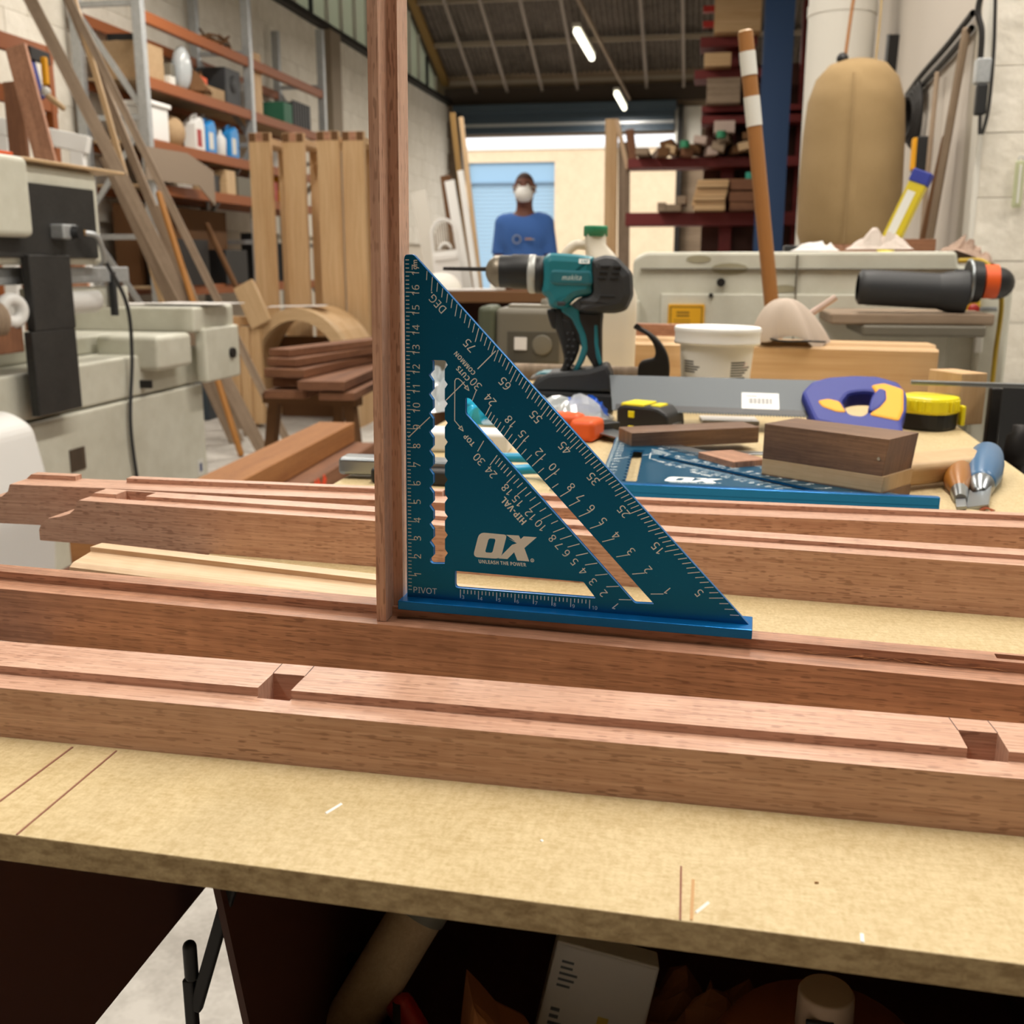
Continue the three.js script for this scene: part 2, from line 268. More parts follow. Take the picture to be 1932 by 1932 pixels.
// the building across the yard
{
  const b = thing('building', 'sunlit cream rendered building with a pale blue roller shutter across the yard', 'building', [0, 0, -34]);
  part(b, 'facade', merge(span(-16, -7.5, 0, 4.56, 0, -6), span(-4.8, 8, 0, 4.56, 0, -6), span(-7.5, -4.8, 4.2, 4.56, 0, -6), span(-7.5, -4.8, 0, 4.2, -0.4, -6)), M.render);
  part(b, 'parapet', span(-16, 8, 4.56, 4.68, 0.06, -6), M.cleanWhite);
  const s = part(b, 'roller_shutter', span(-7.5, -4.8, 3.6, 4.2, -0.12, -0.3), paint(0x8fb4d2, 0.5));
  const slat = box(2.7, 0.11, 0.04, 0.015); for (let k = 0; k < 30; k++) part(s, 'slat', slat, M.slatBlue ??= paint(0x9cbdd6, 0.5), [-6.15, 3.5 - k * 0.118, -0.2]);
  part(s, 'shutter_rail', span(-7.5, -4.8, 3.56, 3.62, -0.08, -0.14), paint(0x6f8ba3, 0.5));
}
// fluorescent fittings in a row over the middle of the hall and another to the side
function lamp(x, z, label, k = 1, y = 4.0, len = 1.9) {
  const o = thing('fluorescent_light', label, 'light', [x, y, z], 0, 'hanging fluorescent fittings');
  part(o, 'housing', boxAt(0, 0.05, 0, 0.1, 0.05, len, 0.008, 'z'), M.whitePaint);
  part(o, 'tube', new THREE.CapsuleGeometry(0.045, len - 0.14, 6, 14).rotateX(Math.PI / 2).translate(0, -0.02, 0), M.tubeGlow ??= mat({ color: 0xffffff, emissive: 0xfffbe4, emissiveIntensity: 3 }));
  for (const s of [-1, 1]) part(o, 'hanger_wire', cyl(0.004, 0.004, 0.6, 6).translate(0, 0.37, s * len * 0.35), M.iron);
  const l = new THREE.RectAreaLight(0xfff6ea, LAMP * k, 0.16, len - 0.1); l.rotation.x = -Math.PI / 2; l.position.set(0, -0.075, 0); l.name = 'tube_light'; o.add(l);
}
lamp(-1.77, -15.3, 'nearer of the two glowing fluorescent fittings under the roof', 1.9);
lamp(-1.7, -20.4, 'further of the two glowing fluorescent fittings, above the roller shutter', 1.9);
for (const [x, z, l] of [[-1.85, -10.2, 'fluorescent fitting overhead beyond the pine door linings, out of view'], [-3.6, -8.2, 'fluorescent fitting overhead beside the pallet racking, out of view'], [-1.9, -5.1, 'fluorescent fitting overhead above the mahogany boards, out of view'], [-1.9, 0, 'fluorescent fitting overhead left of the photographer, out of view'], [0.35, -1.0, 'fluorescent fitting overhead above the workbench, out of view'], [0.35, -3.6, 'fluorescent fitting overhead above the planer, out of view'], [2.6, -2.2, 'fluorescent fitting overhead at the right of the block wall, out of view']]) lamp(x, z, l);
soloStrut('lighting_conduit', 'long grey conduit running beside the fluorescent fittings under the roof', 'conduit', [-1.62, 4.16, -21.4], [-1.7, 4.2, -6], 0.05, 0.05, M.greyWood, undefined, 0.01);
// ---------------------------------------------------------------- the workbench and the joinery on it
{
  const b = thing('workbench', 'long workbench with a bare fibreboard top and brown panels below', 'workbench');
  const xl = (z) => -0.379 + 0.016 * (z + 0.72), xr = (z) => 0.337 - 0.03 * (z + 1.17);
  const zf = (x) => -0.3331 + 0.0209 * x;                                  // front edge
  const top = extrude(rounded([[-0.372, -zf(-0.372)], [0.33, -zf(0.33)], [0.374, 2.42], [-0.352, 2.42]], 0.001), 0.012, 0.0005).rotateX(-Math.PI / 2).translate(0, 0.9 - 0.012, 0);
  const g = uvm(top, 'x', true), nrm = g.attributes.normal, pos = g.attributes.position;
  g.clearGroups(); let topTris = [], sideTris = [];
  for (let i = 0; i < pos.count; i += 3) (Math.abs(nrm.getY(i)) + Math.abs(nrm.getY(i + 1)) > 1.7 ? topTris : sideTris).push(i, i + 1, i + 2);
  g.setIndex([...topTris, ...sideTris]); g.addGroup(0, topTris.length, 0); g.addGroup(topTris.length, sideTris.length, 1);
  const t = part(b, 'bench_top', g, [M.mdf, M.mdfEdge]);
  // saw kerfs and scuffs in the board
  const kerf = paint(0x8a5b4a, 0.9), line = (ax, az, bx, bz, w, m) => { const q = between([ax, 0.9001, az], [bx, 0.9001, bz], w, 0.0004); const o = part(t, 'saw_kerf', q.geo, m); o.position.copy(q.pos); o.quaternion.copy(q.q); o.rotateY(0); };
  line(-0.2805, -0.352, -0.28, -0.4132, 0.0009, kerf); line(-0.2574, -0.3388, -0.2584, -0.4138, 0.0008, kerf);
  line(-0.0012, -0.3335, -0.0018, -0.3675, 0.0007, kerf); line(0.0026, -0.334, 0.0028, -0.3594, 0.0011, paint(0xc29a6c, 0.9));
  const chip = M.cleanWhite; line(-0.1454, -0.3786, -0.1417, -0.3875, 0.0011, chip); line(0.0041, -0.3388, 0.0084, -0.3458, 0.001, chip); line(0.0591, -0.3327, 0.0595, -0.3375, 0.0012, chip); line(-0.056, -0.3746, -0.0556, -0.3756, 0.0011, chip);
  line(0.0466, -0.3657, 0.048, -0.366, 0.0013, paint(0xb08658, 0.9));
  // carcass
  part(b, 'side_panel', span(-0.365, -0.345, 0.668, 0.887, -0.36, -2.3), M.brownPaint);
  part(b, 'side_panel', span(0.30, 0.32, 0.1, 0.887, -0.45, -2.3), M.brownPaint);
  part(b, 'back_panel', span(-0.305, 0.32, 0.1, 0.887, -1.05, -1.07), M.brownPaint);
  part(b, 'rear_panel', span(-0.34, 0.32, 0.55, 0.887, -2.28, -2.3), M.brownPaint);
  part(b, 'shelf', span(-0.305, 0.30, 0.45, 0.47, -0.56, -1.05), M.brownPaint);
  strut(b, 'leaning_panel', [-0.262, 0.46, -0.82], [-0.33, 0.886, -0.82], 0.005, 0.46, M.brownPaint);
  for (const [x, z] of [[0.28, -0.5], [-0.32, -2.24], [0.28, -2.24], [-0.24, -1.02]]) part(b, 'leg', span(x - 0.03, x + 0.03, 0, 0.887, z - 0.03, z + 0.03), M.brownPaint);
  tip(b);
}
const JOINERY = 'planed mahogany window sections on the bench';
// profile of a rebated section: [away, up]
const section = (hLow, hTop, step, deep) => [[0, 0], [deep, 0], [deep, hTop], [step, hTop], [step, hLow], [0, hLow]];
function railGeo(pts, len, cuts = [], grainMat) { let g = prismX(pts, len, 0.0006); if (cuts.length) g = cut(g, ...cuts); return uvm(g, 'x'); }
const block = (x0, x1, y0, y1, a0, a1) => new THREE.BoxGeometry(x1 - x0, y1 - y0, a1 - a0).translate((x0 + x1) / 2, (y0 + y1) / 2, -(a0 + a1) / 2);
{ // front section, lying low, with two mortises
  const x0 = -0.55, g = railGeo(section(0.0247, 0.0289, 0.0155, 0.0462), 0.95, [block(0.3535, 0.3695, 0.006, 0.05, -0.001 + 0.0145, 0.0335), block(0.661, 0.677, 0.004, 0.05, 0.0145, 0.0335)]);
  const o = solo('mahogany_rail', 'low mahogany rail with two dark mortises, nearest to the front edge of the bench', 'rail', g, M.mahog, [x0, 0.9, -0.4165], null, JOINERY);
  const pl = (x, lean) => { const q = between([x, 0.02895, -0.0335], [x + lean, 0.02895, -0.0462], 0.0003, 0.00012); const p = part(o, 'pencil_line', q.geo, M.pencil); p.position.copy(q.pos); p.quaternion.copy(q.q); };
  pl(0.3535, -0.0006); pl(0.3695, -0.0004); pl(0.661, -0.001); pl(0.677, -0.001); tip(o);
}
{ // the section that carries the square
  const len = 0.98, g = railGeo(section(0.032, 0.0372, 0.0155, 0.0285), len, [block(0.688, 0.72, 0.025, 0.05, 0.0195, 0.026)]);
  const o = solo('mahogany_rail', 'dark faced mahogany rail on which the upright blue square and the wooden post stand', 'rail', g, M.mahogDeep, [-0.545, 0.9, -0.5416], [0, -0.058, 0], JOINERY); tip(o);
  // torn fibres along the rebate
  const fib = []; for (let k = 0; k < 26; k++) { const x = rr(0.58, 0.75); fib.push(new THREE.CylinderGeometry(0.00012, 0.0001, rr(0.004, 0.012), 4).rotateZ(Math.PI / 2 + rr(-0.25, 0.25)).rotateY(rr(-0.2, 0.2)).translate(x, 0.0331, -0.0152)); }
  const f = part(o, 'torn_fibres', merge(fib), paint(0xd79a6c, 0.8)); f.userData.kind = 'stuff';
}
const ogee = [[-0.1, -0.001], [0.0, -0.001], [0.0, 0.008], [0.003, 0.014], [0.009, 0.0185], [0.020, 0.0205], [0.029, 0.0235], [0.0345, 0.028], [0.0365, 0.0335], [0.041, 0.0375], [0.046, 0.042], [-0.1, 0.06]];
const ogeeCut = () => extrude(ogee, 0.2).translate(0, 0, -0.12);
{ // two sills with shaped horns
  const g = railGeo(section(0.0348, 0.0378, 0.0155, 0.0325), 0.98, [ogeeCut(), block(0.061, 0.087, 0.02, 0.05, 0.013, 0.030)]);
  tip(solo('mahogany_sill', 'mahogany sill with an ogee horn at its end, right behind the rail with the square', 'sill', g, M.mahog, [-0.516, 0.9, -0.7455], [0, -0.05, 0], JOINERY));
  const h = railGeo(section(0.034, 0.038, 0.024, 0.034), 1.05, [ogeeCut(), block(0.082, 0.128, 0.034, 0.05, 0.020, 0.05), block(0.40, 0.416, 0.02, 0.05, 0.024, 0.03)]);
  tip(solo('mahogany_sill', 'rearmost mahogany sill, its ogee horn jutting out furthest over the machine', 'sill', h, M.mahog, [-0.606, 0.9, -0.788], [0, 0.042, 0], JOINERY));
}
{ // pale stick lying askew
  const g = railGeo([[0, 0], [0.034, 0], [0.034, 0.02], [0.022, 0.02], [0.022, 0.0165], [0.004, 0.0135], [0, 0.011]], 0.36);
  tip(solo('pale_batten', 'pale hardwood batten with a groove lying askew between rail and sill', 'batten', g, M.pale, [-0.428, 0.9, -0.6475], [0, -0.15, 0]));
}
{ // upright post against the square: rebated section standing on the ledge
  const pts = [[0, 0], [0.0052, 0], [0.0052, 0.0135], [0.0105, 0.0135], [0.0105, 0.030], [0, 0.030]].map(([x, z]) => [x, z]);   // [right, away]
  const g = uvm(extrude(pts, 0.42, 0.0003).rotateX(-Math.PI / 2), 'y');    // along +Y, away = -Z
  const o = solo('mahogany_post', 'slim rebated mahogany post standing upright against the blue square', 'post', g, M.mahog, [-0.1685, 0.9321, -0.5243], [0, -0.03, 0]); tip(o);
}
// ---------------------------------------------------------------- rafter squares: blue anodised plate with printed scales, and a fence
const SQW = 0.193;                                              // metres covered by the printed sheet
function squarePrint() {
  const N = 2048, k = N / 19.3, a = document.createElement('canvas'), b = document.createElement('canvas'); a.width = a.height = b.width = b.height = N;
  const both = [a, b].map((q) => q.getContext('2d'));
  both[0].fillStyle = '#176f99'; both[0].fillRect(0, 0, N, N); both[1].fillStyle = 'rgb(0,84,215)'; both[1].fillRect(0, 0, N, N);
  // scuffs in the anodising
  let s = 99; const q = () => { s = (s * 1664525 + 1013904223) >>> 0; return s / 4294967296; };
  for (let i = 0; i < 420; i++) { const x = q() * N, y = q() * N, r = 1 + q() * 2.2; both[0].fillStyle = 'rgba(70,170,200,' + (0.1 + 0.35 * q()) + ')'; both[0].beginPath(); both[0].arc(x, y, r, 0, 7); both[0].fill(); }
  for (const [ctx, ink] of [[both[0], '#f2f5f0'], [both[1], 'rgb(0,150,20)']]) {
    ctx.setTransform(k, 0, 0, -k, 0.5 * k, N - 1.0 * k);            // now in centimetres, up is up
    ctx.strokeStyle = ctx.fillStyle = ink; ctx.lineCap = 'butt'; ctx.lineJoin = 'round';
    const seg = (x0, y0, x1, y1, w = 0.055) => { ctx.lineWidth = w; ctx.beginPath(); ctx.moveTo(x0, y0); ctx.lineTo(x1, y1); ctx.stroke(); };
    const poly = (p, close = true) => { ctx.beginPath(); p.forEach(([x, y], i) => i ? ctx.lineTo(x, y) : ctx.moveTo(x, y)); if (close) ctx.closePath(); };
    const text = (t, x, y, size, rot, { bold = '', skew = 0, align = 'center', stretch = 1 } = {}) => {
      ctx.save(); ctx.translate(x, y); ctx.rotate(rot * DEG); ctx.transform(stretch / 100, 0, skew / 100, -1 / 100, 0, 0); ctx.font = bold + ' ' + Math.round(size * 100 * 1.36) + 'px sans-serif'; ctx.textAlign = align; ctx.textBaseline = 'middle'; ctx.fillText(t, 0, 0); ctx.restore();
    };
    for (let i = 1; i <= 88; i++) { const v = i * 0.2; if (v > 17.65) break; const cm = i % 5 === 0; seg(0.08, v, cm ? 0.56 : 0.27, v, 0.045); if (cm) text(String(v | 0 || 1) === '0' ? '' : String(Math.round(v)), 0.62, v + 0.1, 0.39, 90); }
    text('cm', 0.58, 17.38, 0.26, 90, { bold: 'bold' });
    text('PIVOT', 1.0, 0.2, 0.34, 0, { stretch: 1.08 });
    for (let i = 0; i <= 35; i++) { const u = 3 + i * 0.2, cm = i % 5 === 0; seg(u, 0.42, u, cm ? -0.06 : 0.2, 0.045); if (cm) text(String(3 + i / 5), u + (i === 35 ? 0.27 : 0.15), 0.0, 0.2, 0); }
    // degrees round the pivot, cut off at the long edge
    const PV = [0, -0.39], hyp = (c, sn) => { const m = -18.13 / 17.7; return (17.88 - 0.5 * m - PV[1]) / (sn - m * c); };
    for (let d = 2; d <= 86; d++) { const c = Math.cos(d * DEG), sn = Math.sin(d * DEG), t = hyp(c, sn) - 0.06, five = d % 5 === 0, ten = d % 10 === 5, l = ten ? 0.72 : five ? 0.62 : 0.46; seg(PV[0] + c * (t - l), PV[1] + sn * (t - l), PV[0] + c * t, PV[1] + sn * t, 0.042); }
    for (const d of [5, 15, 25, 35, 45, 55, 65, 75]) { const e = d + 1, c = Math.cos(e * DEG), sn = Math.sin(e * DEG), t = (16.85 + 0.39) / (c + sn); text(String(d), PV[0] + c * t, PV[1] + sn * t, 0.45, 134); }
    text('DEG.', 1.72, 15.5, 0.42, 134);
    // roof pitch scales either side of the sloping slot
    const P2 = [-0.7, -0.156];
    const scale = (div, sumTick, sumLab, dir, labs) => {
      for (let n = 1; n <= 30; n++) {
        if (n > 24 && n < 30) continue; const lab = labs.includes(n), an = Math.atan(n / div), c = Math.cos(an), sn = Math.sin(an), t = (sumTick - P2[0] - P2[1]) / (c + sn), l = (lab ? 0.66 : 0.4) * dir;
        seg(P2[0] + c * t, P2[1] + sn * t, P2[0] + c * (t + l), P2[1] + sn * (t + l), 0.045);
        if (lab) { const an2 = an + (dir > 0 ? 0.012 : -0.03), t2 = (sumLab - P2[0] - P2[1]) / (Math.cos(an2) + Math.sin(an2)); text(String(n), P2[0] + Math.cos(an2) * t2, P2[1] + Math.sin(an2) * t2, 0.43, 134); }
      }
    };
    const LB = [1, 2, 3, 4, 5, 6, 7, 8, 10, 12, 15, 18, 24, 30];
    scale(12, 14.15, 15.25, 1, LB); scale(17, 12.78, 11.55, -1, LB);
    text('HIP-VAL', 5.86, 4.93, 0.36, 134, { bold: 'bold', stretch: 0.95 });
    text('CUTS', 3.12, 11.98, 0.27, 134, { bold: 'bold' }); text('COMMON', 3.2, 12.5, 0.24, 134, { bold: 'bold', stretch: 0.96 }); text('TOP', 3.45, 8.55, 0.27, 134, { bold: 'bold' });
    seg(0.15, 8.53, 1.34, 9.66); seg(2.21, 10.57, 3.2, 11.56); seg(3.88, 12.23, 4.83, 13.18);
    ctx.lineWidth = 0.05; poly([[3.3, 11.27], [3.02, 11.6], [2.86, 11.71], [2.74, 11.69], [2.68, 11.58], [2.67, 9.53], [3.0, 9.16]], false); ctx.stroke();
    for (const [x, y, r] of [[3.3, 11.27, -50], [3.0, 9.16, -50]]) { const c = Math.cos(r * DEG), sn = Math.sin(r * DEG); poly([[x + 0.2 * c, y + 0.2 * sn], [x - 0.1 * sn - 0.05 * c, y + 0.1 * c - 0.05 * sn], [x + 0.1 * sn - 0.05 * c, y - 0.1 * c - 0.05 * sn]]); ctx.stroke(); }
    // maker's mark
    const O = rounded([[3.68, 2.28], [4.02, 3.66], [5.52, 3.62], [5.2, 2.28]], [0.3, 0.34, 0.16, 0.34], 8), I = rounded([[4.34, 2.58], [4.54, 3.36], [4.92, 3.36], [4.74, 2.58]], 0.12, 5).reverse();
    ctx.beginPath(); for (const p of [O, I]) { p.forEach(([x, y], i) => i ? ctx.lineTo(x, y) : ctx.moveTo(x, y)); ctx.closePath(); } ctx.fill('evenodd');
    poly([[5.55, 3.44], [6.06, 3.2], [5.8, 3.1], [5.07, 2.3], [5.56, 2.3], [5.92, 2.7], [6.1, 2.26], [6.74, 2.26], [6.47, 2.97], [7.12, 3.6], [6.42, 3.6], [6.26, 3.44], [6.16, 3.63], [5.47, 3.62], [5.98, 3.28]]); ctx.fill();
    text('UNLEASH THE POWER', 5.28, 2.06, 0.2, 0, { bold: 'bold', skew: 0.2, stretch: 0.93 });
    ctx.lineWidth = 0.035; ctx.beginPath(); ctx.arc(6.9, 2.33, 0.085, 0, 7); ctx.stroke(); text('R', 6.9, 2.33, 0.1, 0, { bold: 'bold' });
    ctx.setTransform(1, 0, 0, 1, 0, 0);
  }
  return [a, b].map((cv, i) => { const t = new THREE.CanvasTexture(cv); if (!i) t.colorSpace = THREE.SRGBColorSpace; t.wrapS = t.wrapT = THREE.ClampToEdgeWrapping; t.repeat.set(1 / SQW, 1 / SQW); t.offset.set(0.005 / SQW, 0.01 / SQW); t.anisotropy = 8; return t; });
}
const [sqMap, sqMetal] = squarePrint();
M.sqPrint = mat({ map: sqMap, roughnessMap: sqMetal, metalnessMap: sqMetal, roughness: 1, metalness: 1 });
M.sqEdge = mat({ color: 0x0f78c4, roughness: 0.28, metalness: 0.6 });
function makeSquare(name, label) {
  const o = thing(name, label, 'square');
  const cm = (p) => p.map(([x, y]) => [x / 100, y / 100]);
  const serr = []; serr.push([1.36, 12.6], [1.5, 12.64]); serr.push([2.1, 12.64], [2.18, 12.6]);
  for (let k = 10; k >= 0; k--) { const v = 2.39 + k; serr.push([2.17, v + 0.22], [2.33, v], [2.17, v - 0.24]); }
  serr.push([2.15, 1.76], [1.4, 1.72], [1.28, 1.82]);
  for (let k = 0; k <= 10; k++) { const v = 1.98 + k * 0.988; serr.push([1.27, v - 0.06], [1.27, v + 0.02], [1.47, v + 0.24], [1.47, v + 0.66]); }
  const slope = rounded([[3.22, 9.9], [3.22, 10.78], [3.5, 10.74], [13.42, 0.44], [12.34, 0.4]], [0.12, 0.14, 0.08, 0.14, 0.12]);
  const low = rounded([[2.67, 1.47], [9.66, 1.40], [10.38, 0.5], [2.67, 0.46]], [0.1, 0.08, 0.14, 0.22]);
  const plateShape = rounded([[0, -0.4], [0, 17.7], [0.08, 17.86], [0.5, 17.88], [18.25, -0.3], [18.2, -0.4]], [0, 0.15, 0.1, 0.12, 0, 0]);
  const g = extrude(cm(plateShape), 0.0032, 0.0003, [cm(serr), cm(slope), cm(low)]).translate(0, 0, -0.0032);
  part(o, 'plate', g, [M.sqPrint, M.sqEdge]);
  part(o, 'fence', merge(boxAt(0.0905, -0.0047, 0.0018, 0.1862, 0.005, 0.0130, 0.0005), boxAt(0.0905, -0.0047, -0.0083, 0.1862, 0.005, 0.0112, 0.0005)), M.sqEdge);
  return o;
}
{
  const s = makeSquare('rafter_square', 'blue aluminium rafter square standing upright on the rail against the wooden post');
  s.position.set(-0.1556, 0.9445, -0.5386); s.rotation.y = -0.043; tip(s);
  const t = makeSquare('rafter_square', 'larger blue aluminium rafter square lying flat on the bench in front of the mallet');
  t.scale.set(1.72, 1.72, 0.66); t.position.set(-0.1, 0.9095, -1.019); t.rotation.set(-Math.PI / 2, 0, 0.024); tip(t);
}
// ---------------------------------------------------------------- tools and offcuts at the back of the bench (laid out square to the bench, then tipped with it)
function crumple(w, d, h, n, s, f = 5) {          // a crumpled sheet, w by d, bulging up to h
  const g = new THREE.PlaneGeometry(w, d, n, n).rotateX(-Math.PI / 2), p = g.attributes.position;
  for (let i = 0; i < p.count; i++) {
    const u = p.getX(i) / w + 0.5, v = p.getZ(i) / d + 0.5, e = Math.min(1, 4 * Math.min(u, 1 - u)) * Math.min(1, 4 * Math.min(v, 1 - v));
    const k = Math.abs(vnoise(u * f + 9, v * f + 3, 64, 64, s) - 0.5) * 1.6 + Math.abs(vnoise(u * f * 2.3, v * f * 2.3, 64, 64, s + 5) - 0.5) * 0.7;
    p.setY(i, h * (0.12 + 0.88 * e * (0.25 + k))); p.setX(i, p.getX(i) + w * 0.10 * (vnoise(u * 6, v * 6, 64, 64, s + 8) - 0.5)); p.setZ(i, p.getZ(i) + d * 0.10 * (vnoise(u * 6, v * 6, 64, 64, s + 11) - 0.5));
  }
  const q = g.toNonIndexed(); q.computeVertexNormals(); return q;
}
function printTex(w, h, draw) { const c = document.createElement('canvas'); c.width = w; c.height = h; draw(c.getContext('2d'), w, h); const t = new THREE.CanvasTexture(c); t.colorSpace = THREE.SRGBColorSpace; return t; }
const greyLines = (x, x0, y0, w, n, step, hgt, col = '#55585c') => { x.fillStyle = col; let s = 7; for (let i = 0; i < n; i++) { s = (s * 73 + 19) % 101; x.fillRect(x0, y0 + i * step, w * (0.55 + 0.45 * s / 101), hgt); } };
M.clear = phys({ color: 0xdfe6ea, roughness: 0.18, transmission: 0.45, thickness: 0, side: THREE.DoubleSide, clearcoat: 0.5 });

{ // thick pine beam with a stepped top edge
  const prof = [[0, 0], [0.095, 0], [0.095, 0.088], [0.03, 0.088], [0.026, 0.082], [0.006, 0.082], [0, 0.078]];
  tip(solo('pine_beam', 'thick pale pine beam lying across the back of the bench behind the white tub', 'timber', uvm(extrude(prof, 0.6, 0.001).rotateY(Math.PI / 2), 'x'), M.pine, [-0.205, 0.9, -1.965], [0, 0.012, 0]));
  tip(solo('mahogany_board', 'dark red mahogany board on edge behind the pine beam', 'board', boxAt(0, 0.052, 0, 0.36, 0.104, 0.02, 0.002), M.mahogDeep, [-0.05, 0.9, -2.2], [0, 0.02, 0]));
}
{ // white tub
  const o = thing('plastic_tub', 'white plastic tub with a lid standing behind the saw blade', 'tub', [0.014, 0.9, -1.73]);
  part(o, 'tub_body', lathe([[0, 0], [0.048, 0], [0.0505, 0.003], [0.0575, 0.1], [0.0585, 0.104], [0.0585, 0.106], [0, 0.106]], 48), M.whitePlastic);
  part(o, 'lid', lathe([[0.0600, 0.1], [0.0665, 0.1], [0.067, 0.104], [0.066, 0.106], [0.066, 0.117], [0.0672, 0.119], [0.0672, 0.124], [0.0655, 0.1265], [0.061, 0.1265], [0.059, 0.124], [0, 0.124]], 48), M.cleanWhite);
  const t = printTex(512, 256, (x, w, h) => { x.fillStyle = '#e6e6e4'; x.fillRect(0, 0, w, h); greyLines(x, 40, 60, 120, 5, 13, 8, '#36383c'); greyLines(x, 40, 145, 100, 4, 16, 9, '#55575a'); greyLines(x, 340, 60, 150, 10, 13, 8, '#2f3134'); x.fillStyle = '#4a5d9a'; x.fillRect(352, 190, 60, 18); x.strokeStyle = '#d8a8b0'; x.lineWidth = 2; x.strokeRect(430, 70, 30, 18); });
  part(o, 'label', new THREE.CylinderGeometry(0.0574, 0.0514, 0.078, 40, 1, true, -1.25, 2.5).translate(0, 0.055, 0), mat({ map: t, roughness: 0.5 })); tip(o);
}
{ // hammer standing claw up
  const o = thing('claw_hammer', 'rusty claw hammer with its claw up beside the white tub', 'hammer', [-0.083, 0.9, -1.72]);
  const pts = rounded([[-0.016, 0.005], [0.024, 0.005], [0.026, 0.062], [0.022, 0.082], [0.008, 0.104], [-0.012, 0.119], [-0.033, 0.126], [-0.014, 0.113], [-0.002, 0.1], [0.003, 0.086], [0.001, 0.076], [-0.023, 0.07], [-0.025, 0.04]], [0.004, 0.004, 0.01, 0.01, 0.01, 0.01, 0.001, 0.01, 0.01, 0.008, 0.01, 0.008, 0.006]);
  part(o, 'hammer_head', extrude(pts, 0.026, 0.004).translate(0, 0, -0.013), M.iron);
  part(o, 'handle', new THREE.CapsuleGeometry(0.014, 0.2, 6, 14).scale(1, 1, 0.75).rotateZ(Math.PI / 2).translate(-0.12, 0.047, 0), M.greyWood); tip(o);
}
{ // hand saw leaning back
  const k = 0.000319, ky = 0.00060, P = (x, y) => [(x - 550) * k, (770 - y) * ky];
  const o = thing('hand_saw', 'hand saw with a blue and yellow handle leaning in front of the white tub', 'saw', [-0.0005, 0.924, -1.475]);
  const tilt = new THREE.Group(); const A = -64 * DEG;
  const put = (m) => { m.rotation.x = A; return m; };
  const blade = [P(120, 622), P(1040, 618), P(1040, 770)]; const n = 70; for (let i = 0; i <= n; i++) { const x = 1030 - (1030 - 165) * i / n; blade.push(P(x, 770), P(x - 5, 776)); }
  const b = put(part(o, 'blade', extrude(blade, 0.0011).translate(0, 0, -0.0005), M.blade));
  part(b, 'tooth_band', span(P(170, 0)[0], P(1000, 0)[0], P(0, 769)[1], P(0, 748)[1], -0.0009, 0.0009), M.blackPlastic);
  const lab = printTex(128, 64, (x, w, h) => { x.fillStyle = '#f2f2f0'; x.fillRect(0, 0, w, h); x.fillStyle = '#333'; for (let i = 0; i < 18; i++) x.fillRect(22 + i * 4.6, 22, 1 + (i * 7) % 3, 22); x.fillRect(14, 12, 40, 3); });
  part(b, 'label', new THREE.PlaneGeometry(0.05, 0.04).translate(P(785, 0)[0], P(0, 716)[1], 0.0012), mat({ map: lab, roughness: 0.6 }));
  const out = rounded([P(955, 700), P(1000, 655), P(1075, 632), P(1180, 622), P(1280, 622), P(1362, 646), P(1388, 690), P(1372, 760), P(1345, 805), P(1342, 862), P(1300, 866), P(1150, 842), P(1000, 815), P(985, 780)], 0.006, 4);
  const hole = rounded([P(1118, 735), P(1150, 700), P(1200, 690), P(1252, 690), P(1248, 730), P(1212, 775), P(1190, 790), P(1140, 785)], 0.006, 4).reverse();
  const h = put(part(o, 'handle', extrude(out, 0.026, 0.005, [hole]).translate(0, 0, -0.013), M.sawBlue));
  part(h, 'grip_inlay', extrude(rounded([P(1240, 668), P(1300, 655), P(1378, 680), P(1360, 765), P(1332, 810), P(1215, 790), P(1262, 735), P(1258, 695)], 0.006), 0.03, 0.004).translate(0, 0, -0.015), M.sawYellow);
  part(h, 'grip_inlay', extrude(rounded([P(1015, 738), P(1060, 728), P(1108, 738), P(1130, 783), P(1090, 782), P(1030, 762)], 0.005), 0.029, 0.003).translate(0, 0, -0.0145), M.sawYellow);
  part(h, 'thumb_pad', extrude(rounded([P(1215, 770), P(1240, 715), P(1275, 682), P(1302, 690), P(1298, 730), P(1262, 765), P(1225, 782)], 0.006), 0.033, 0.003).translate(0, 0, -0.0165), M.sawBlue);
  tip(o);
}
{ // black and yellow tape measure
  const o = thing('tape_measure', 'black tape measure with small yellow patches under the tip of the saw', 'tape measure', [-0.072, 0.9, -1.475], -0.35);
  part(o, 'case', extrude(rounded([[-0.038, 0], [0.034, 0], [0.038, 0.006], [0.036, 0.024], [0.02, 0.033], [-0.03, 0.034], [-0.039, 0.028]], 0.006), 0.062, 0.004).translate(0, 0, -0.031), M.blackPlastic);
  part(o, 'yellow_top', boxAt(-0.016, 0.0335, 0.006, 0.034, 0.005, 0.046, 0.002), M.yellow); part(o, 'yellow_top', boxAt(0.013, 0.0325, 0.004, 0.014, 0.005, 0.03, 0.002), M.yellow);
  part(o, 'yellow_mark', boxAt(-0.016, 0.0215, 0.0312, 0.009, 0.009, 0.002, 0.0008), M.yellow); part(o, 'yellow_mark', boxAt(-0.016, 0.003, 0.0312, 0.008, 0.006, 0.002, 0.0008), M.yellow);
  part(o, 'blade_slot', boxAt(0.038, 0.008, 0, 0.003, 0.006, 0.03), M.steel); tip(o);
}
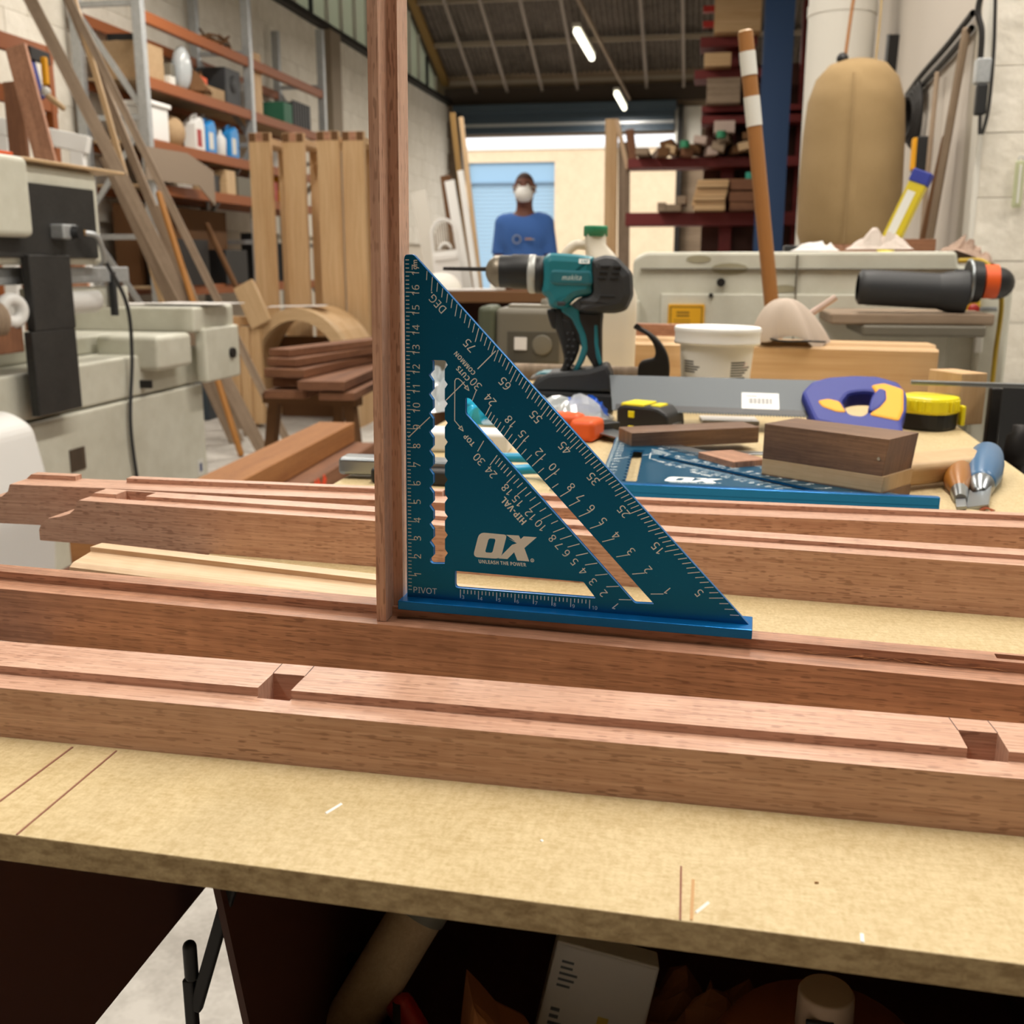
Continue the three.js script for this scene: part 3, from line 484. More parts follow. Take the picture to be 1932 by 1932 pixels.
{ // yellow tape measure lying flat
  const o = thing('tape_measure', 'yellow topped round tape measure lying flat beyond the saw handle', 'tape measure', [0.308, 0.9, -1.58], 0.15);
  const rd = (r) => { const p = []; for (let i = 0; i < 24; i++) { const a = i / 24 * 2 * Math.PI; p.push([Math.cos(a) * r * (1 + 0.06 * Math.cos(4 * a)), Math.sin(a) * r * (1 + 0.06 * Math.cos(4 * a))]); } return p; };
  part(o, 'case', extrude(rd(0.039), 0.026, 0.004).rotateX(-Math.PI / 2), M.blackPlastic);
  part(o, 'cover', extrude(rd(0.041), 0.024, 0.005).rotateX(-Math.PI / 2).translate(0, 0.022, 0), M.yellow);
  for (let i = 0; i < 9; i++) { const a = 0.6 + i * 0.24; part(o, 'grip_rib', boxAt(Math.cos(a) * 0.0415, 0.034, Math.sin(a) * 0.0415, 0.003, 0.016, 0.003, 0.001), M.yellow); }
  part(o, 'lock', boxAt(0.036, 0.036, -0.022, 0.02, 0.018, 0.03, 0.004), M.blackPlastic); part(o, 'hook', boxAt(0.044, 0.02, 0.012, 0.006, 0.028, 0.014, 0.002), M.yellow); tip(o);
}
{ // laminated mallet head lying on its cheek, with its handle
  const o = thing('wooden_mallet', 'laminated walnut and maple mallet lying on the bench behind the flat blue square', 'mallet', [0.1325, 0.9, -1.108], -34 * DEG);
  const lam = (y0, y1, t0, t1, m) => part(o, 'lamination', uvm(extrude([[-0.0655 + t0 * 0, y0], [0.0655 - y0 * 0.04, y0], [0.0655 + y1 * 0.05, y1], [-0.0655, y1]], 0.064, 0.0006).translate(0, 0, -0.032), 'x'), m);
  lam(0.0002, 0.0105, 0, 0, M.walnut); lam(0.0105, 0.0265, 0, 0, M.maple); lam(0.0265, 0.0625, 0, 0, M.walnut);
  part(o, 'pin', cyl(0.0016, 0.0016, 0.002, 10).rotateX(Math.PI / 2).translate(0.06, 0.043, 0.0322), M.steel);
  const h = between([0.04, 0.02, -0.03], [0.08, 0.018, -0.165], 0.034, 0.026, 0.008), q = part(o, 'handle', h.geo, M.maple); q.position.copy(h.pos); q.quaternion.copy(h.q); tip(o);
}
{ // offcuts, steel rule, try square
  tip(solo('walnut_strip', 'dark walnut strip lying across the steel rule near the black tape measure', 'offcut', box(0.165, 0.02, 0.046, 0.0015), M.walnut, [-0.018, 0.9175, -1.315], [0, 0.42, 0.02]));
  tip(solo('mahogany_offcut', 'small mahogany offcut lying left of the mallet', 'offcut', box(0.064, 0.016, 0.046, 0.001), M.mahogDeep, [0.032, 0.9082, -1.188], [0, -0.95, 0]));
  const o = thing('try_square', 'steel try square with a black stock lying under the walnut strip', 'try square', [-0.135, 0.9, -1.385], -0.86);
  part(o, 'steel_blade', boxAt(0.12, 0.0085, 0, 0.24, 0.002, 0.036, 0.0006), M.steel); part(o, 'stock', boxAt(-0.008, 0.009, 0.02, 0.03, 0.018, 0.1, 0.002), M.blackPlastic); tip(o);
  tip(solo('steel_rule', 'thin steel rule lying behind the mahogany offcut', 'rule', box(0.1, 0.0012, 0.022, 0.0004), M.steel, [0.05, 0.9008, -1.30], [0, 0.1, 0]));
}
function chisel(label, grip, handleProfile, from, to, bladeW, mHandle, ferrule) {
  const a = V(...from), b = V(...to), L = b.distanceTo(a), o = thing('chisel', label, 'chisel', from);
  const run = new THREE.Quaternion().setFromUnitVectors(V(0, 1, 0), b.clone().sub(a).normalize());
  const add = (n, g, m) => { const q = part(o, n, g, m); q.quaternion.copy(run); return q; };
  add('handle', lathe(handleProfile, 28), mHandle); add('ferrule', ferrule, M.steel);
  add('blade', extrude([[-bladeW / 2, 0], [bladeW / 2, 0], [bladeW / 2, 0.072], [-bladeW / 2, 0.072]], 0.0035, 0.0004).translate(0, L - 0.072, -0.0018), M.steel); return tip(o);
}
chisel('chisel with a turned wooden handle lying beside the mallet', 'w', [[0, 0], [0.009, 0.002], [0.0135, 0.014], [0.015, 0.04], [0.0135, 0.075], [0.0085, 0.1], [0.0075, 0.112], [0, 0.112]], [0.268, 0.9155, -1.2], [0.24, 0.902, -1.035], 0.009, M.ocher.clone(), cyl(0.0085, 0.006, 0.03, 20).translate(0, 0.125, 0));
scene.children.at(-1).children[0].material = paint(0x9a6428, 0.35);
chisel('chisel with a fat blue plastic handle near the right edge of the bench', 'b', [[0, 0], [0.011, 0.002], [0.017, 0.014], [0.019, 0.05], [0.0185, 0.09], [0.014, 0.125], [0.0115, 0.135], [0, 0.135]], [0.311, 0.9195, -1.25], [0.2545, 0.902, -1.04], 0.021, paint(0x3f6b94, 0.35), lathe([[0.0125, 0.134], [0.0128, 0.14], [0.0065, 0.165], [0, 0.165]], 24));
{ // clamp and pine packing at the right edge
  tip(solo('pine_block', 'pine block standing at the right edge of the bench held by the bar clamp', 'block', boxAt(0, 0.037, 0, 0.045, 0.074, 0.07, 0.0015, 'y'), M.pine, [0.361, 0.9, -1.66], [0, 0.5, 0]));
  const o = thing('bar_clamp', 'dark iron clamp with a bare steel bar at the right edge of the bench', 'clamp', [0.3, 0.9, -1.62]);
  part(o, 'steel_bar', boxAt(0.08, 0.062, 0.026, 0.19, 0.006, 0.012, 0.001), M.steel);
  part(o, 'post', boxAt(0.108, -0.03, -0.01, 0.016, 0.17, 0.02, 0.003), M.iron); part(o, 'arm', boxAt(0.075, -0.075, -0.01, 0.11, 0.022, 0.022, 0.005), M.iron);
  part(o, 'screw_boss', lathe([[0, -0.03], [0.017, -0.028], [0.02, -0.01], [0.018, 0.012], [0.012, 0.016], [0.012, 0.026], [0, 0.028]], 20).translate(0.135, -0.018, 0.04), M.iron); part(o, 'screw', cyl(0.008, 0.008, 0.12, 14).translate(0.135, -0.09, 0.04), M.iron); tip(o);
}
{ // cordless drill standing on its battery
  const o = thing('cordless_drill', 'teal and black cordless drill standing on its battery on the bench', 'drill', [-0.205, 0.9, -1.62], 0.06);
  const X = (g) => g.rotateZ(Math.PI / 2);            // lathe axis to -X
  // coordinates about the battery: x from -0.125 (chuck end) to 0.092 (rear)
  const ax = 0.2035;
  part(o, 'drill_bit', X(cyl(0.0035, 0.0028, 0.07, 10)).translate(-0.158, ax + 0.006, 0), M.iron);
  part(o, 'chuck', X(lathe([[0, -0.001], [0.0225, 0], [0.0255, 0.008], [0.0255, 0.03], [0.024, 0.035], [0.024, 0.05], [0.016, 0.062], [0.007, 0.068], [0, 0.068]], 30)).translate(-0.056, ax + 0.003, 0), M.blackPlastic);
  part(o, 'chuck_nose', X(lathe([[0.0235, 0], [0.0235, 0.008], [0.0155, 0.018], [0.0075, 0.022], [0, 0.022]], 30)).translate(-0.106, ax + 0.003, 0), paint(0x8a8172, 0.4, { metalness: 0.6 }));
  part(o, 'torque_ring', X(lathe([[0.02, 0], [0.0275, 0], [0.0285, 0.003], [0.0285, 0.009], [0.0265, 0.012], [0.02, 0.012]], 30)).translate(-0.052, ax, 0), paint(0xb9bbb8, 0.4, { metalness: 0.3 }));
  part(o, 'collar', X(lathe([[0.02, -0.002], [0.0275, 0], [0.0275, 0.012], [0.02, 0.014]], 30)).translate(-0.04, ax - 0.001, 0), M.blackPlastic);
  const side = (pts, d, b, r = 0.006) => extrude(rounded(pts, r), d, b).translate(0, 0, -d / 2);
  part(o, 'gear_housing', side([[-0.042, ax - 0.028], [-0.042, ax + 0.022], [-0.032, ax + 0.031], [0.012, ax + 0.029], [0.034, ax + 0.026], [0.034, ax - 0.028], [0.008, ax - 0.034], [-0.008, ax - 0.05], [-0.03, ax - 0.048], [-0.034, ax - 0.034]], 0.058, 0.011), M.teal);
  part(o, 'name_plate', side([[-0.03, ax - 0.012], [-0.03, ax + 0.008], [0.032, ax + 0.006], [0.034, ax - 0.016], [-0.022, ax - 0.016]], 0.062, 0.004, 0.008), paint(0x1f6a77, 0.4));
  const name = printTex(256, 64, (x, w, h) => { x.fillStyle = '#1f6a77'; x.fillRect(0, 0, w, h); x.fillStyle = '#b9c4c4'; x.font = 'italic bold 44px sans-serif'; x.textAlign = 'center'; x.textBaseline = 'middle'; x.fillText('makita', w / 2, h / 2); });
  part(o, 'lettering', new THREE.PlaneGeometry(0.05, 0.014).translate(0.002, ax - 0.004, 0.0312), mat({ map: name, roughness: 0.5 }));
  const lxt = printTex(64, 32, (x, w, h) => { x.fillStyle = '#e4e8e6'; x.fillRect(0, 0, w, h); x.fillStyle = '#1b7684'; x.font = 'italic bold 24px sans-serif'; x.textAlign = 'center'; x.textBaseline = 'middle'; x.fillText('LXT', w / 2, h / 2 + 1); });
  part(o, 'badge', new THREE.PlaneGeometry(0.016, 0.007).rotateX(-0.3).translate(0.02, ax + 0.0195, 0.0285), mat({ map: lxt, roughness: 0.5 }));
  const motor = part(o, 'motor_housing', side([[0.028, ax + 0.022], [0.05, ax + 0.029], [0.066, ax + 0.027], [0.09, ax + 0.004], [0.093, ax - 0.03], [0.084, ax - 0.05], [0.068, ax - 0.055], [0.02, ax - 0.055], [0.0, ax - 0.045], [0.012, ax - 0.034], [0.032, ax - 0.028]], 0.066, 0.014), M.darkGrey);
  for (let r = 0; r < 3; r++) for (let k = 0; k < 2; k++) part(motor, 'vent', boxAt(0.048 + k * 0.018 + (r - 1) * -0.002, ax + 0.012 - r * 0.008, 0.0315, 0.012, 0.004, 0.006, 0.001), M.rubber);
  part(motor, 'vent', boxAt(0.055, ax - 0.03, 0.0315, 0.022, 0.003, 0.005, 0.001), M.rubber);
  part(o, 'direction_switch', boxAt(-0.012, ax - 0.042, 0.028, 0.012, 0.006, 0.006, 0.002), M.darkGrey);
  part(o, 'grip', side([[-0.022, ax - 0.045], [0.05, ax - 0.05], [0.048, ax - 0.075], [0.05, 0.07], [0.056, 0.055], [-0.018, 0.055], [-0.006, 0.075], [-0.014, 0.105], [-0.024, 0.13]], 0.036, 0.009, 0.01), M.blackPlastic);
  part(o, 'trigger', side([[-0.036, ax - 0.05], [-0.018, ax - 0.05], [-0.014, 0.125], [-0.026, 0.122], [-0.033, 0.14]], 0.02, 0.004), M.blackPlastic);
  part(o, 'grip_trim', side([[-0.012, ax - 0.045], [0.012, ax - 0.043], [0.016, 0.138], [0.026, 0.115], [0.029, 0.095], [0.022, 0.075], [0.012, 0.058], [0.004, 0.058], [0.014, 0.08], [0.019, 0.098], [0.014, 0.118], [0.002, 0.14], [-0.014, 0.15]], 0.0385, 0.003, 0.004), M.teal);
  part(o, 'grip_trim', side([[0.036, 0.132], [0.042, 0.132], [0.044, 0.1], [0.05, 0.075], [0.046, 0.07], [0.04, 0.085], [0.037, 0.105]], 0.0378, 0.003, 0.003), M.teal);
  const pad = part(o, 'rubber_pad', side([[-0.014, 0.142], [0.002, 0.138], [0.012, 0.115], [0.015, 0.095], [0.008, 0.075], [-0.002, 0.06], [-0.004, 0.08], [-0.01, 0.11]], 0.0405, 0.004, 0.006), M.rubber);
  for (let r = 0; r < 6; r++) for (let k = 0; k < 2; k++) part(pad, 'grip_stud', new THREE.SphereGeometry(0.0022, 8, 6).translate(-0.002 + k * 0.008 - (r > 3 ? 0.001 : 0) + (r % 2) * 0.002, 0.118 - r * 0.0095, 0.0205), M.darkGrey);
  part(o, 'battery_mount', side([[-0.05, 0.048], [-0.03, 0.06], [0.03, 0.066], [0.058, 0.075], [0.066, 0.06], [0.068, 0.034], [-0.056, 0.034]], 0.074, 0.006), M.darkGrey);
  part(o, 'mount_top', side([[-0.06, 0.05], [0.028, 0.055], [0.028, 0.059], [-0.045, 0.057]], 0.06, 0.002), paint(0x77706a, 0.7)); part(o, 'mount_stripe', side([[-0.05, 0.0555], [0.012, 0.0595], [0.012, 0.0615], [-0.04, 0.0595]], 0.05, 0.001, 0.001), M.teal);
  part(o, 'battery', side([[-0.062, 0.001], [0.066, 0.001], [0.07, 0.006], [0.07, 0.032], [-0.06, 0.036], [-0.066, 0.03]], 0.074, 0.005), M.blackPlastic); tip(o);
}
{ // milk jug
  const o = thing('plastic_jug', 'cloudy plastic jug with a green cap standing behind the drill', 'jug', [-0.185, 0.9, -1.93], 0.2);
  const ring = (y, w, d, cx = 0, n = 28) => { const p = []; for (let i = 0; i < n; i++) { const a = i / n * 2 * Math.PI, c = Math.cos(a), s = Math.sin(a), e = 0.55; p.push([cx + w * Math.sign(c) * Math.abs(c) ** e, y, d * Math.sign(s) * Math.abs(s) ** e]); } return p; };
  const lv = [ring(0.002, 0.05, 0.05), ring(0.006, 0.056, 0.056), ring(0.135, 0.057, 0.057), ring(0.165, 0.052, 0.054, 0.004), ring(0.205, 0.036, 0.04, 0.004), ring(0.238, 0.024, 0.026, -0.01), ring(0.252, 0.0185, 0.0185, -0.018), ring(0.269, 0.018, 0.018, -0.018)];
  const pos = [], n = 28, idx = []; lv.forEach((r) => r.forEach((p) => pos.push(...p))); for (let l = 0; l < lv.length - 1; l++) for (let i = 0; i < n; i++) { const a = l * n + i, b = l * n + (i + 1) % n; idx.push(a, a + n, b, b, a + n, b + n); }
  const bc = pos.length / 3; pos.push(0, 0.002, 0); for (let i = 0; i < n; i++) idx.push(bc, i, (i + 1) % n);
  const g = new THREE.BufferGeometry(); g.setAttribute('position', new THREE.Float32BufferAttribute(pos, 3)); g.setIndex(idx); g.computeVertexNormals();
  part(o, 'jug_body', g, M.milk.clone()).material.side = THREE.DoubleSide;
  part(o, 'handle', tube([[-0.026, 0.25, 0], [-0.054, 0.25, 0], [-0.072, 0.228, 0], [-0.07, 0.18, 0], [-0.05, 0.135, 0]], 0.0085, 30, 12), M.milk);
  part(o, 'cap', lathe([[0, 0.284], [0.0195, 0.284], [0.021, 0.282], [0.021, 0.266], [0.0, 0.266]], 30).translate(-0.018, 0, 0), M.greenCap); tip(o);
}
{ // olive bench machine with a dial
  const o = thing('bench_tool_housing', 'olive grey cast housing with a recessed panel and dial standing left of the drill', 'machine', [-0.385, 0.9, -2.28], 0.05);
  part(o, 'body', boxAt(0.02, 0.064, 0, 0.15, 0.128, 0.13, 0.014), M.drabGrey); part(o, 'side_casting', boxAt(-0.072, 0.066, 0.01, 0.036, 0.13, 0.12, 0.012), M.olive);
  part(o, 'panel_recess', boxAt(0.026, 0.05, 0.0645, 0.108, 0.062, 0.004, 0.001), M.darkGrey.clone()).material.color.set(0x4a463c);
  part(o, 'paper_tag', boxAt(0.0, 0.056, 0.0685, 0.026, 0.026, 0.003, 0.0005), M.paper); part(o, 'dial', lathe([[0, 0.004], [0.018, 0.004], [0.021, 0.002], [0.021, 0], [0, 0]], 28).rotateX(Math.PI / 2).translate(0.045, 0.054, 0.067), M.drabGrey);
  part(o, 'top_knob', lathe([[0, 0.022], [0.012, 0.02], [0.016, 0.008], [0.016, 0], [0, 0]], 20).translate(0.05, 0.126, 0.02), M.drabGrey); part(o, 'top_plate', boxAt(0.02, 0.13, 0.02, 0.1, 0.01, 0.05, 0.003), paint(0x8b8577, 0.4)); tip(o);
}
// bags, packets and small tools
{
  const o = thing('plastic_bag', 'crumpled clear plastic bag with a blue panel beside the drill battery', 'bag', [-0.225, 0.9, -1.505], 0.35); part(o, 'film', crumple(0.2, 0.13, 0.04, 22, 4), M.clear);
  part(o, 'blue_panel', crumple(0.06, 0.035, 0.018, 8, 14).rotateX(0.35).rotateZ(-0.3).translate(0.06, 0.018, 0.015), paint(0x1f62d8, 0.35, { side: THREE.DoubleSide })); tip(o);
  const p = tip(solo('plastic_bag', 'crumpled whitish plastic bag seen through the notched slot of the square', 'bag', crumple(0.13, 0.12, 0.075, 18, 23), M.clear, [-0.395, 0.9, -1.56], [0, 0.8, 0]));
  tip(solo('foil_packet', 'bright cyan packet seen through the sloping slot of the square', 'packet', crumple(0.075, 0.07, 0.03, 12, 33).rotateX(0.9), paint(0x27b9e2, 0.3, { side: THREE.DoubleSide }), [-0.303, 0.9215, -1.47], [0, 0.15, 0]));
  const w = thing('plastic_case', 'white plastic case with a red printed mark behind the square', 'case', [-0.278, 0.9, -1.24], 0.04); part(w, 'shell', boxAt(0, 0.0125, 0, 0.105, 0.025, 0.05, 0.005), M.whitePlastic); part(w, 'red_mark', boxAt(0.028, 0.0125, 0.025, 0.013, 0.008, 0.0006), M.redDot); tip(w);
  tip(solo('orange_tool', 'orange plastic tool body lying behind the long edge of the square', 'tool', merge(boxAt(-0.02, 0.016, 0, 0.08, 0.032, 0.03, 0.009), boxAt(0.028, 0.014, 0.012, 0.034, 0.028, 0.05, 0.008)), M.orange, [-0.172, 0.9, -1.37], [0, -0.2, 0]));
  tip(solo('paper_sheet', 'white folded paper lying beyond the black tape measure', 'paper', boxAt(0, 0.003, 0, 0.08, 0.006, 0.05, 0.001), M.paper, [0.035, 0.9, -1.56], [0, 0.1, 0]));
  const k = thing('knife', 'grey metal bodied knife with a yellow button lying behind the post', 'knife', [-0.300, 0.9, -1.045], 0.02); part(k, 'metal_body', boxAt(-0.01, 0.013, -0.01, 0.12, 0.018, 0.03, 0.004), M.steel); part(k, 'black_grip', boxAt(0.012, 0.008, 0.008, 0.085, 0.016, 0.03, 0.004), M.blackPlastic); part(k, 'yellow_button', lathe([[0, 0.004], [0.006, 0.003], [0.007, 0], [0, 0]], 16).rotateX(Math.PI / 2).translate(0.014, 0.011, 0.023), M.yellow); tip(k);
  const c = thing('pliers', 'bright blue handled pliers lying behind the sloping slot of the square', 'pliers', [-0.172, 0.9, -1.1], 0); part(c, 'handle', tube([[-0.05, 0.008, -0.055], [-0.02, 0.01, -0.05], [0.01, 0.012, -0.03], [0.026, 0.012, 0.03]], 0.0055, 24, 10), M.clampBlue); part(c, 'handle', tube([[-0.03, 0.008, 0.02], [0.0, 0.01, 0.012], [0.02, 0.012, 0.03], [0.032, 0.01, 0.05]], 0.0055, 24, 10), M.clampBlue); part(c, 'jaw', boxAt(0.036, 0.009, 0.055, 0.022, 0.014, 0.03, 0.004), M.steel); tip(c);
}
{ // dust mask on the beam, with a dowel behind
  const g = new THREE.SphereGeometry(1, 44, 22, 0, 2 * Math.PI, 0, Math.PI / 2), p = g.attributes.position;
  for (let i = 0; i < p.count; i++) {            // a limp cup: peak off centre, pleats running down to a wavy rim that droops to one side
    const x = p.getX(i), y = Math.max(p.getY(i), 0), z = p.getZ(i), a = Math.atan2(z, x), r = Math.hypot(x, z), cr = 1 + (0.07 * Math.sin(5 * a + 0.6) + 0.03 * Math.sin(11 * a)) * r;
    p.setXYZ(i, 0.066 * x * cr - 0.012 * y, 0.07 * Math.pow(y, 1.25) * (1 - 0.25 * r * Math.max(0, x)) + 0.006 * Math.sin(4 * a + 1) * r - 0.012 * r * Math.max(0, x), 0.04 * z * cr);
  }
  g.computeVertexNormals();
  const o = thing('dust_mask', 'used cup dust mask lying on the pine beam', 'mask', [0.145, 0.994, -2.0], 0.2); part(o, 'cup', g, paint(0xbfb0a2, 0.95, { side: THREE.DoubleSide })); part(o, 'strap', tube([[-0.055, 0.004, 0.01], [-0.03, -0.002, 0.04], [0.02, -0.002, 0.045], [0.055, -0.004, 0.03]], 0.0018, 24, 6), M.blackPlastic); tip(o);
  tip(solo('dowel', 'short wooden dowel poking up behind the dust mask', 'dowel', cyl(0.006, 0.006, 0.16, 12), M.pink, [0.158, 1.02, -2.04], [0, 0, -0.95]));
}
{ // curled shavings
  for (const [x, z, l] of [[0.272, -1.0, 'little curl of red shavings lying in front of the chisels'], [0.262, -1.0 - 0.035, 'thin red shaving lying by the chisel blades']]) { const g = []; for (let k = 0; k < 5; k++) g.push(tube([[rr(-0.008, 0), 0.001, rr(-0.004, 0.004)], [0, 0.003, rr(-0.004, 0.004)], [rr(0, 0.008), 0.001, rr(-0.004, 0.004)]], 0.0005, 8, 5)); tip(solo('wood_shaving', l, 'shaving', merge(g), paint(0xa5532e, 0.8), [x, 0.9, z])); }
}
// ---------------------------------------------------------------- left side: machine, timber, racking
{ // cream machine standing left of the bench
  const o = thing('woodworking_machine', 'cream painted woodworking machine with a black control panel left of the bench', 'machine', [-2.1, 0, -3.6]);
  const L = (x0, x1, y0, y1, z0, z1, r = 0.012) => span(x0 + 2.1, x1 + 2.1, y0, y1, z0 + 3.6, z1 + 3.6, r);   // from hall coordinates
  part(o, 'lower_cabinet', L(-2.75, -2.1, 0.04, 0.632, -2.2, -4.25), M.cream); part(o, 'upper_cabinet', L(-2.75, -2.105, 0.638, 0.79, -2.2, -4.24), M.cream);
  part(o, 'table_block', L(-2.66, -2.02, 0.855, 0.955, -4.05, -4.42), M.cream); const tp = part(o, 'end_plate', L(-2.05, -2.0, 0.65, 0.87, -4.1, -4.42), M.cream);
  part(tp, 'hole', cyl(0.022, 0.022, 0.02, 18).rotateZ(Math.PI / 2).translate(0.105, 0.755, -0.73), M.iron);
  part(o, 'cabinet_riser', L(-2.72, -2.3, 0.79, 0.86, -2.4, -4.4), M.cream);
  const mb = part(o, 'motor_cover', L(-2.28, -2.02, 0.73, 0.86, -3.75, -4.02, 0.02), M.cream); part(mb, 'slot', L(-2.24, -2.06, 0.665, 0.695, -3.742, -3.76, 0.004), M.iron); part(mb, 'adjuster', cyl(0.03, 0.03, 0.05, 18).rotateX(Math.PI / 2).translate(-0.2, 0.74, -0.13), M.iron);
  const hd = part(o, 'hood', L(-2.5, -2.06, 1.12, 1.425, -2.3, -3.49, 0.02), M.cream);
  part(hd, 'control_panel', L(-2.07, -2.048, 1.142, 1.365, -2.4, -3.44, 0.003), M.scuff);
  const kn = part(hd, 'selector_switch', L(-2.05, -2.0, 1.2, 1.245, -3.17, -3.25, 0.006), M.galv); part(kn, 'switch_cap', cyl(0.024, 0.02, 0.03, 18).rotateZ(-Math.PI / 2).translate(0.108, 1.22, 0.375), M.blackPlastic);
  part(hd, 'cable_gland', cyl(0.012, 0.009, 0.03, 14).rotateZ(-Math.PI / 2).translate(0.07, 1.222, 0.28), paint(0x8c6b3d, 0.5)); part(hd, 'cable', tube([[0.08, 1.222, 0.28], [0.1, 1.215, 0.25], [0.09, 1.17, 0.2], [0.07, 1.13, 0.16]], 0.009, 24, 8), M.galv);
  part(hd, 'near_cover', L(-2.25, -2.0, 1.20, 1.432, -2.3, -3.02, 0.02), M.cream); part(hd, 'orange_lid', L(-2.2, -2.02, 1.432, 1.442, -2.3, -2.98, 0.003), M.orange); part(hd, 'top_board', L(-2.4, -2.03, 1.426, 1.436, -3.04, -3.62, 0.003), M.maple); part(hd, 'pink_note', L(-2.2, -2.08, 1.437, 1.441, -3.4, -3.55), paint(0xc58ba0, 0.8));
  part(o, 'black_arm', merge(L(-2.06, -2.03, 0.92, 1.15, -3.02, -3.24, 0.004), L(-2.06, -2.03, 0.66, 0.92, -3.0, -3.235, 0.004)), M.scuff);
  part(o, 'fence_bar', L(-2.16, -2.1, 1.06, 1.113, -2.3, -3.72, 0.004), M.galv); part(o, 'fence_plate', L(-2.2, -2.12, 0.97, 1.045, -3.2, -3.74, 0.006), M.cream); part(o, 'fence_link', between([-0.04, 1.07, -0.05], [0.02, 0.97, 0.05], 0.02, 0.02).geo.translate(0, 1.02, 0), M.darkGrey);
  part(o, 'roller', cyl(0.045, 0.045, 0.32, 20).rotateX(Math.PI / 2).translate(-0.05, 1.0, 0.22), M.whitePlastic); part(o, 'tape_reel', new THREE.TorusGeometry(0.034, 0.02, 12, 24).rotateY(1.2).translate(0.03, 0.985, 0.63), M.whitePlastic); part(o, 'motor', cyl(0.06, 0.06, 0.2, 18).rotateX(Math.PI / 2).translate(0.0, 0.96, 0.78), M.greyWood); part(o, 'brown_rail', L(-2.14, -2.06, 0.86, 0.94, -2.2, -3.0, 0.004), M.sapele);
  part(o, 'rating_plate', L(-2.1, -2.096, 0.435, 0.512, -3.24, -3.33, 0.001), M.greyWood.clone()).material.color.set(0x8b8780); const sk = part(o, 'sticker', L(-2.1, -2.096, 0.25, 0.315, -4.15, -4.2, 0.001), M.label); part(sk, 'sticker_mark', L(-2.097, -2.094, 0.265, 0.3, -4.165, -4.185), paint(0x3b4a78, 0.6));
  part(o, 'side_cable', tube([[0.06, 1.14, 0.14], [0.05, 0.98, 0.0], [0.02, 0.8, -0.06], [0.015, 0.55, -0.02], [0.015, 0.3, -0.04], [0.03, 0.02, -0.05]], 0.007, 50, 8), M.darkGrey);
}
solo('papers', 'loose white papers lying on the table of the cream machine', 'paper', merge(boxAt(0, 0.003, 0, 0.3, 0.004, 0.2).rotateY(0.2), boxAt(0.25, 0.007, -0.02, 0.34, 0.003, 0.22).rotateY(-0.1), boxAt(-0.2, 0.004, 0.02, 0.24, 0.004, 0.18)), M.paper, [-2.36, 0.957, -4.25]);
solo('waste_sack', 'pale crumpled waste sack on the floor against the cream machine', 'sack', crumple(0.5, 0.3, 0.5, 16, 57, 2.2), M.maple, [-1.8, 0.0, -3.3], [0, 0.3, 0]);
solo('plastic_hopper', 'white plastic hopper standing at the left edge before the machine', 'hopper', extrude(rounded([[-0.03, 0], [0.12, 0], [0.16, 0.42], [0.11, 0.66], [0.04, 0.7], [-0.03, 0.7]], 0.03), 0.3, 0.02), M.whitePlastic, [-2.06, 0, -2.85]);
soloStrut('orange_broom_handle', 'orange varnished broom handle leaning behind the cream machine', 'handle', [-2.72, 0, -5.95], [-3.27, 1.55, -6.2], 0.036, 0.036, paint(0xa8712f, 0.45), undefined, 0.017);
// timber leaning against the racking
const LEAN = 'boards leaning against the racking';
soloStrut('leaning_board', 'widest pale board leaning from the top left corner down behind the machine', 'board', [-2.62, 0, -6.05], [-4.32, 3.2, -6.3], 0.075, 0.025, M.greyWood, LEAN, 0.002, 0.35);
soloStrut('leaning_board', 'pale board just right of the widest leaning board', 'board', [-2.5, 0, -6.2], [-4.02, 2.9, -6.5], 0.045, 0.025, M.greyWood, LEAN, 0.002, 0.2);
soloStrut('leaning_board', 'thin batten leaning across the galvanised rack frame', 'board', [-3.18, 0, -7.0], [-4.55, 3.4, -7.2], 0.055, 0.03, M.greyWood, LEAN);
soloStrut('leaning_board', 'short board leaning low behind the machine hood', 'board', [-2.95, 0, -6.4], [-3.82, 1.8, -6.6], 0.09, 0.025, M.greyWood, LEAN);
soloStrut('leaning_board', 'narrow dark batten leaning beside the orange broom handle', 'board', [-3.0, 0, -6.7], [-3.66, 1.5, -6.9], 0.05, 0.03, M.greyWood, LEAN);
soloStrut('leaning_board', 'broad reddish brown board leaning over the white window frame', 'board', [-2.62, 0, -4.55], [-3.12, 2.08, -4.7], 0.1, 0.02, M.mahogDeep, LEAN);
soloStrut('leaning_board', 'dark edge of a reddish board at the left border behind the window frame', 'board', [-3.3, 0, -4.9], [-3.42, 2.0, -5.1], 0.1, 0.02, M.sapele, LEAN);
soloStrut('leaning_batten', 'thin pale batten rising to the top left corner beyond the leaning boards', 'batten', [-3.3, 0, -6.6], [-4.25, 3.3, -6.9], 0.035, 0.02, M.maple, LEAN);
{ // white window frame
  const o = thing('window_frame', 'white painted window frame leaning at the left behind the machine hood', 'window frame', [-3.6, 0, -5.4], 0.1); o.rotation.z = 0; o.rotation.x = -0.06;
  part(o, 'top_rail', box(0.62, 0.09, 0.05, 0.006), M.cleanWhite, [0.0, 1.81, 0.002], [0, 0, -0.2]); part(o, 'stile', boxAt(-0.17, 0.9, 0, 0.07, 1.8, 0.05, 0.006), M.cleanWhite); part(o, 'stile', boxAt(0.24, 0.86, 0, 0.075, 1.72, 0.05, 0.006), M.cleanWhite); part(o, 'bottom_rail', boxAt(0.03, 0.05, 0, 0.5, 0.09, 0.05, 0.006), M.whitePaint); part(o, 'glazing_bar', boxAt(0.03, 1.6, -0.005, 0.36, 0.03, 0.03, 0.004), M.whitePaint);
}
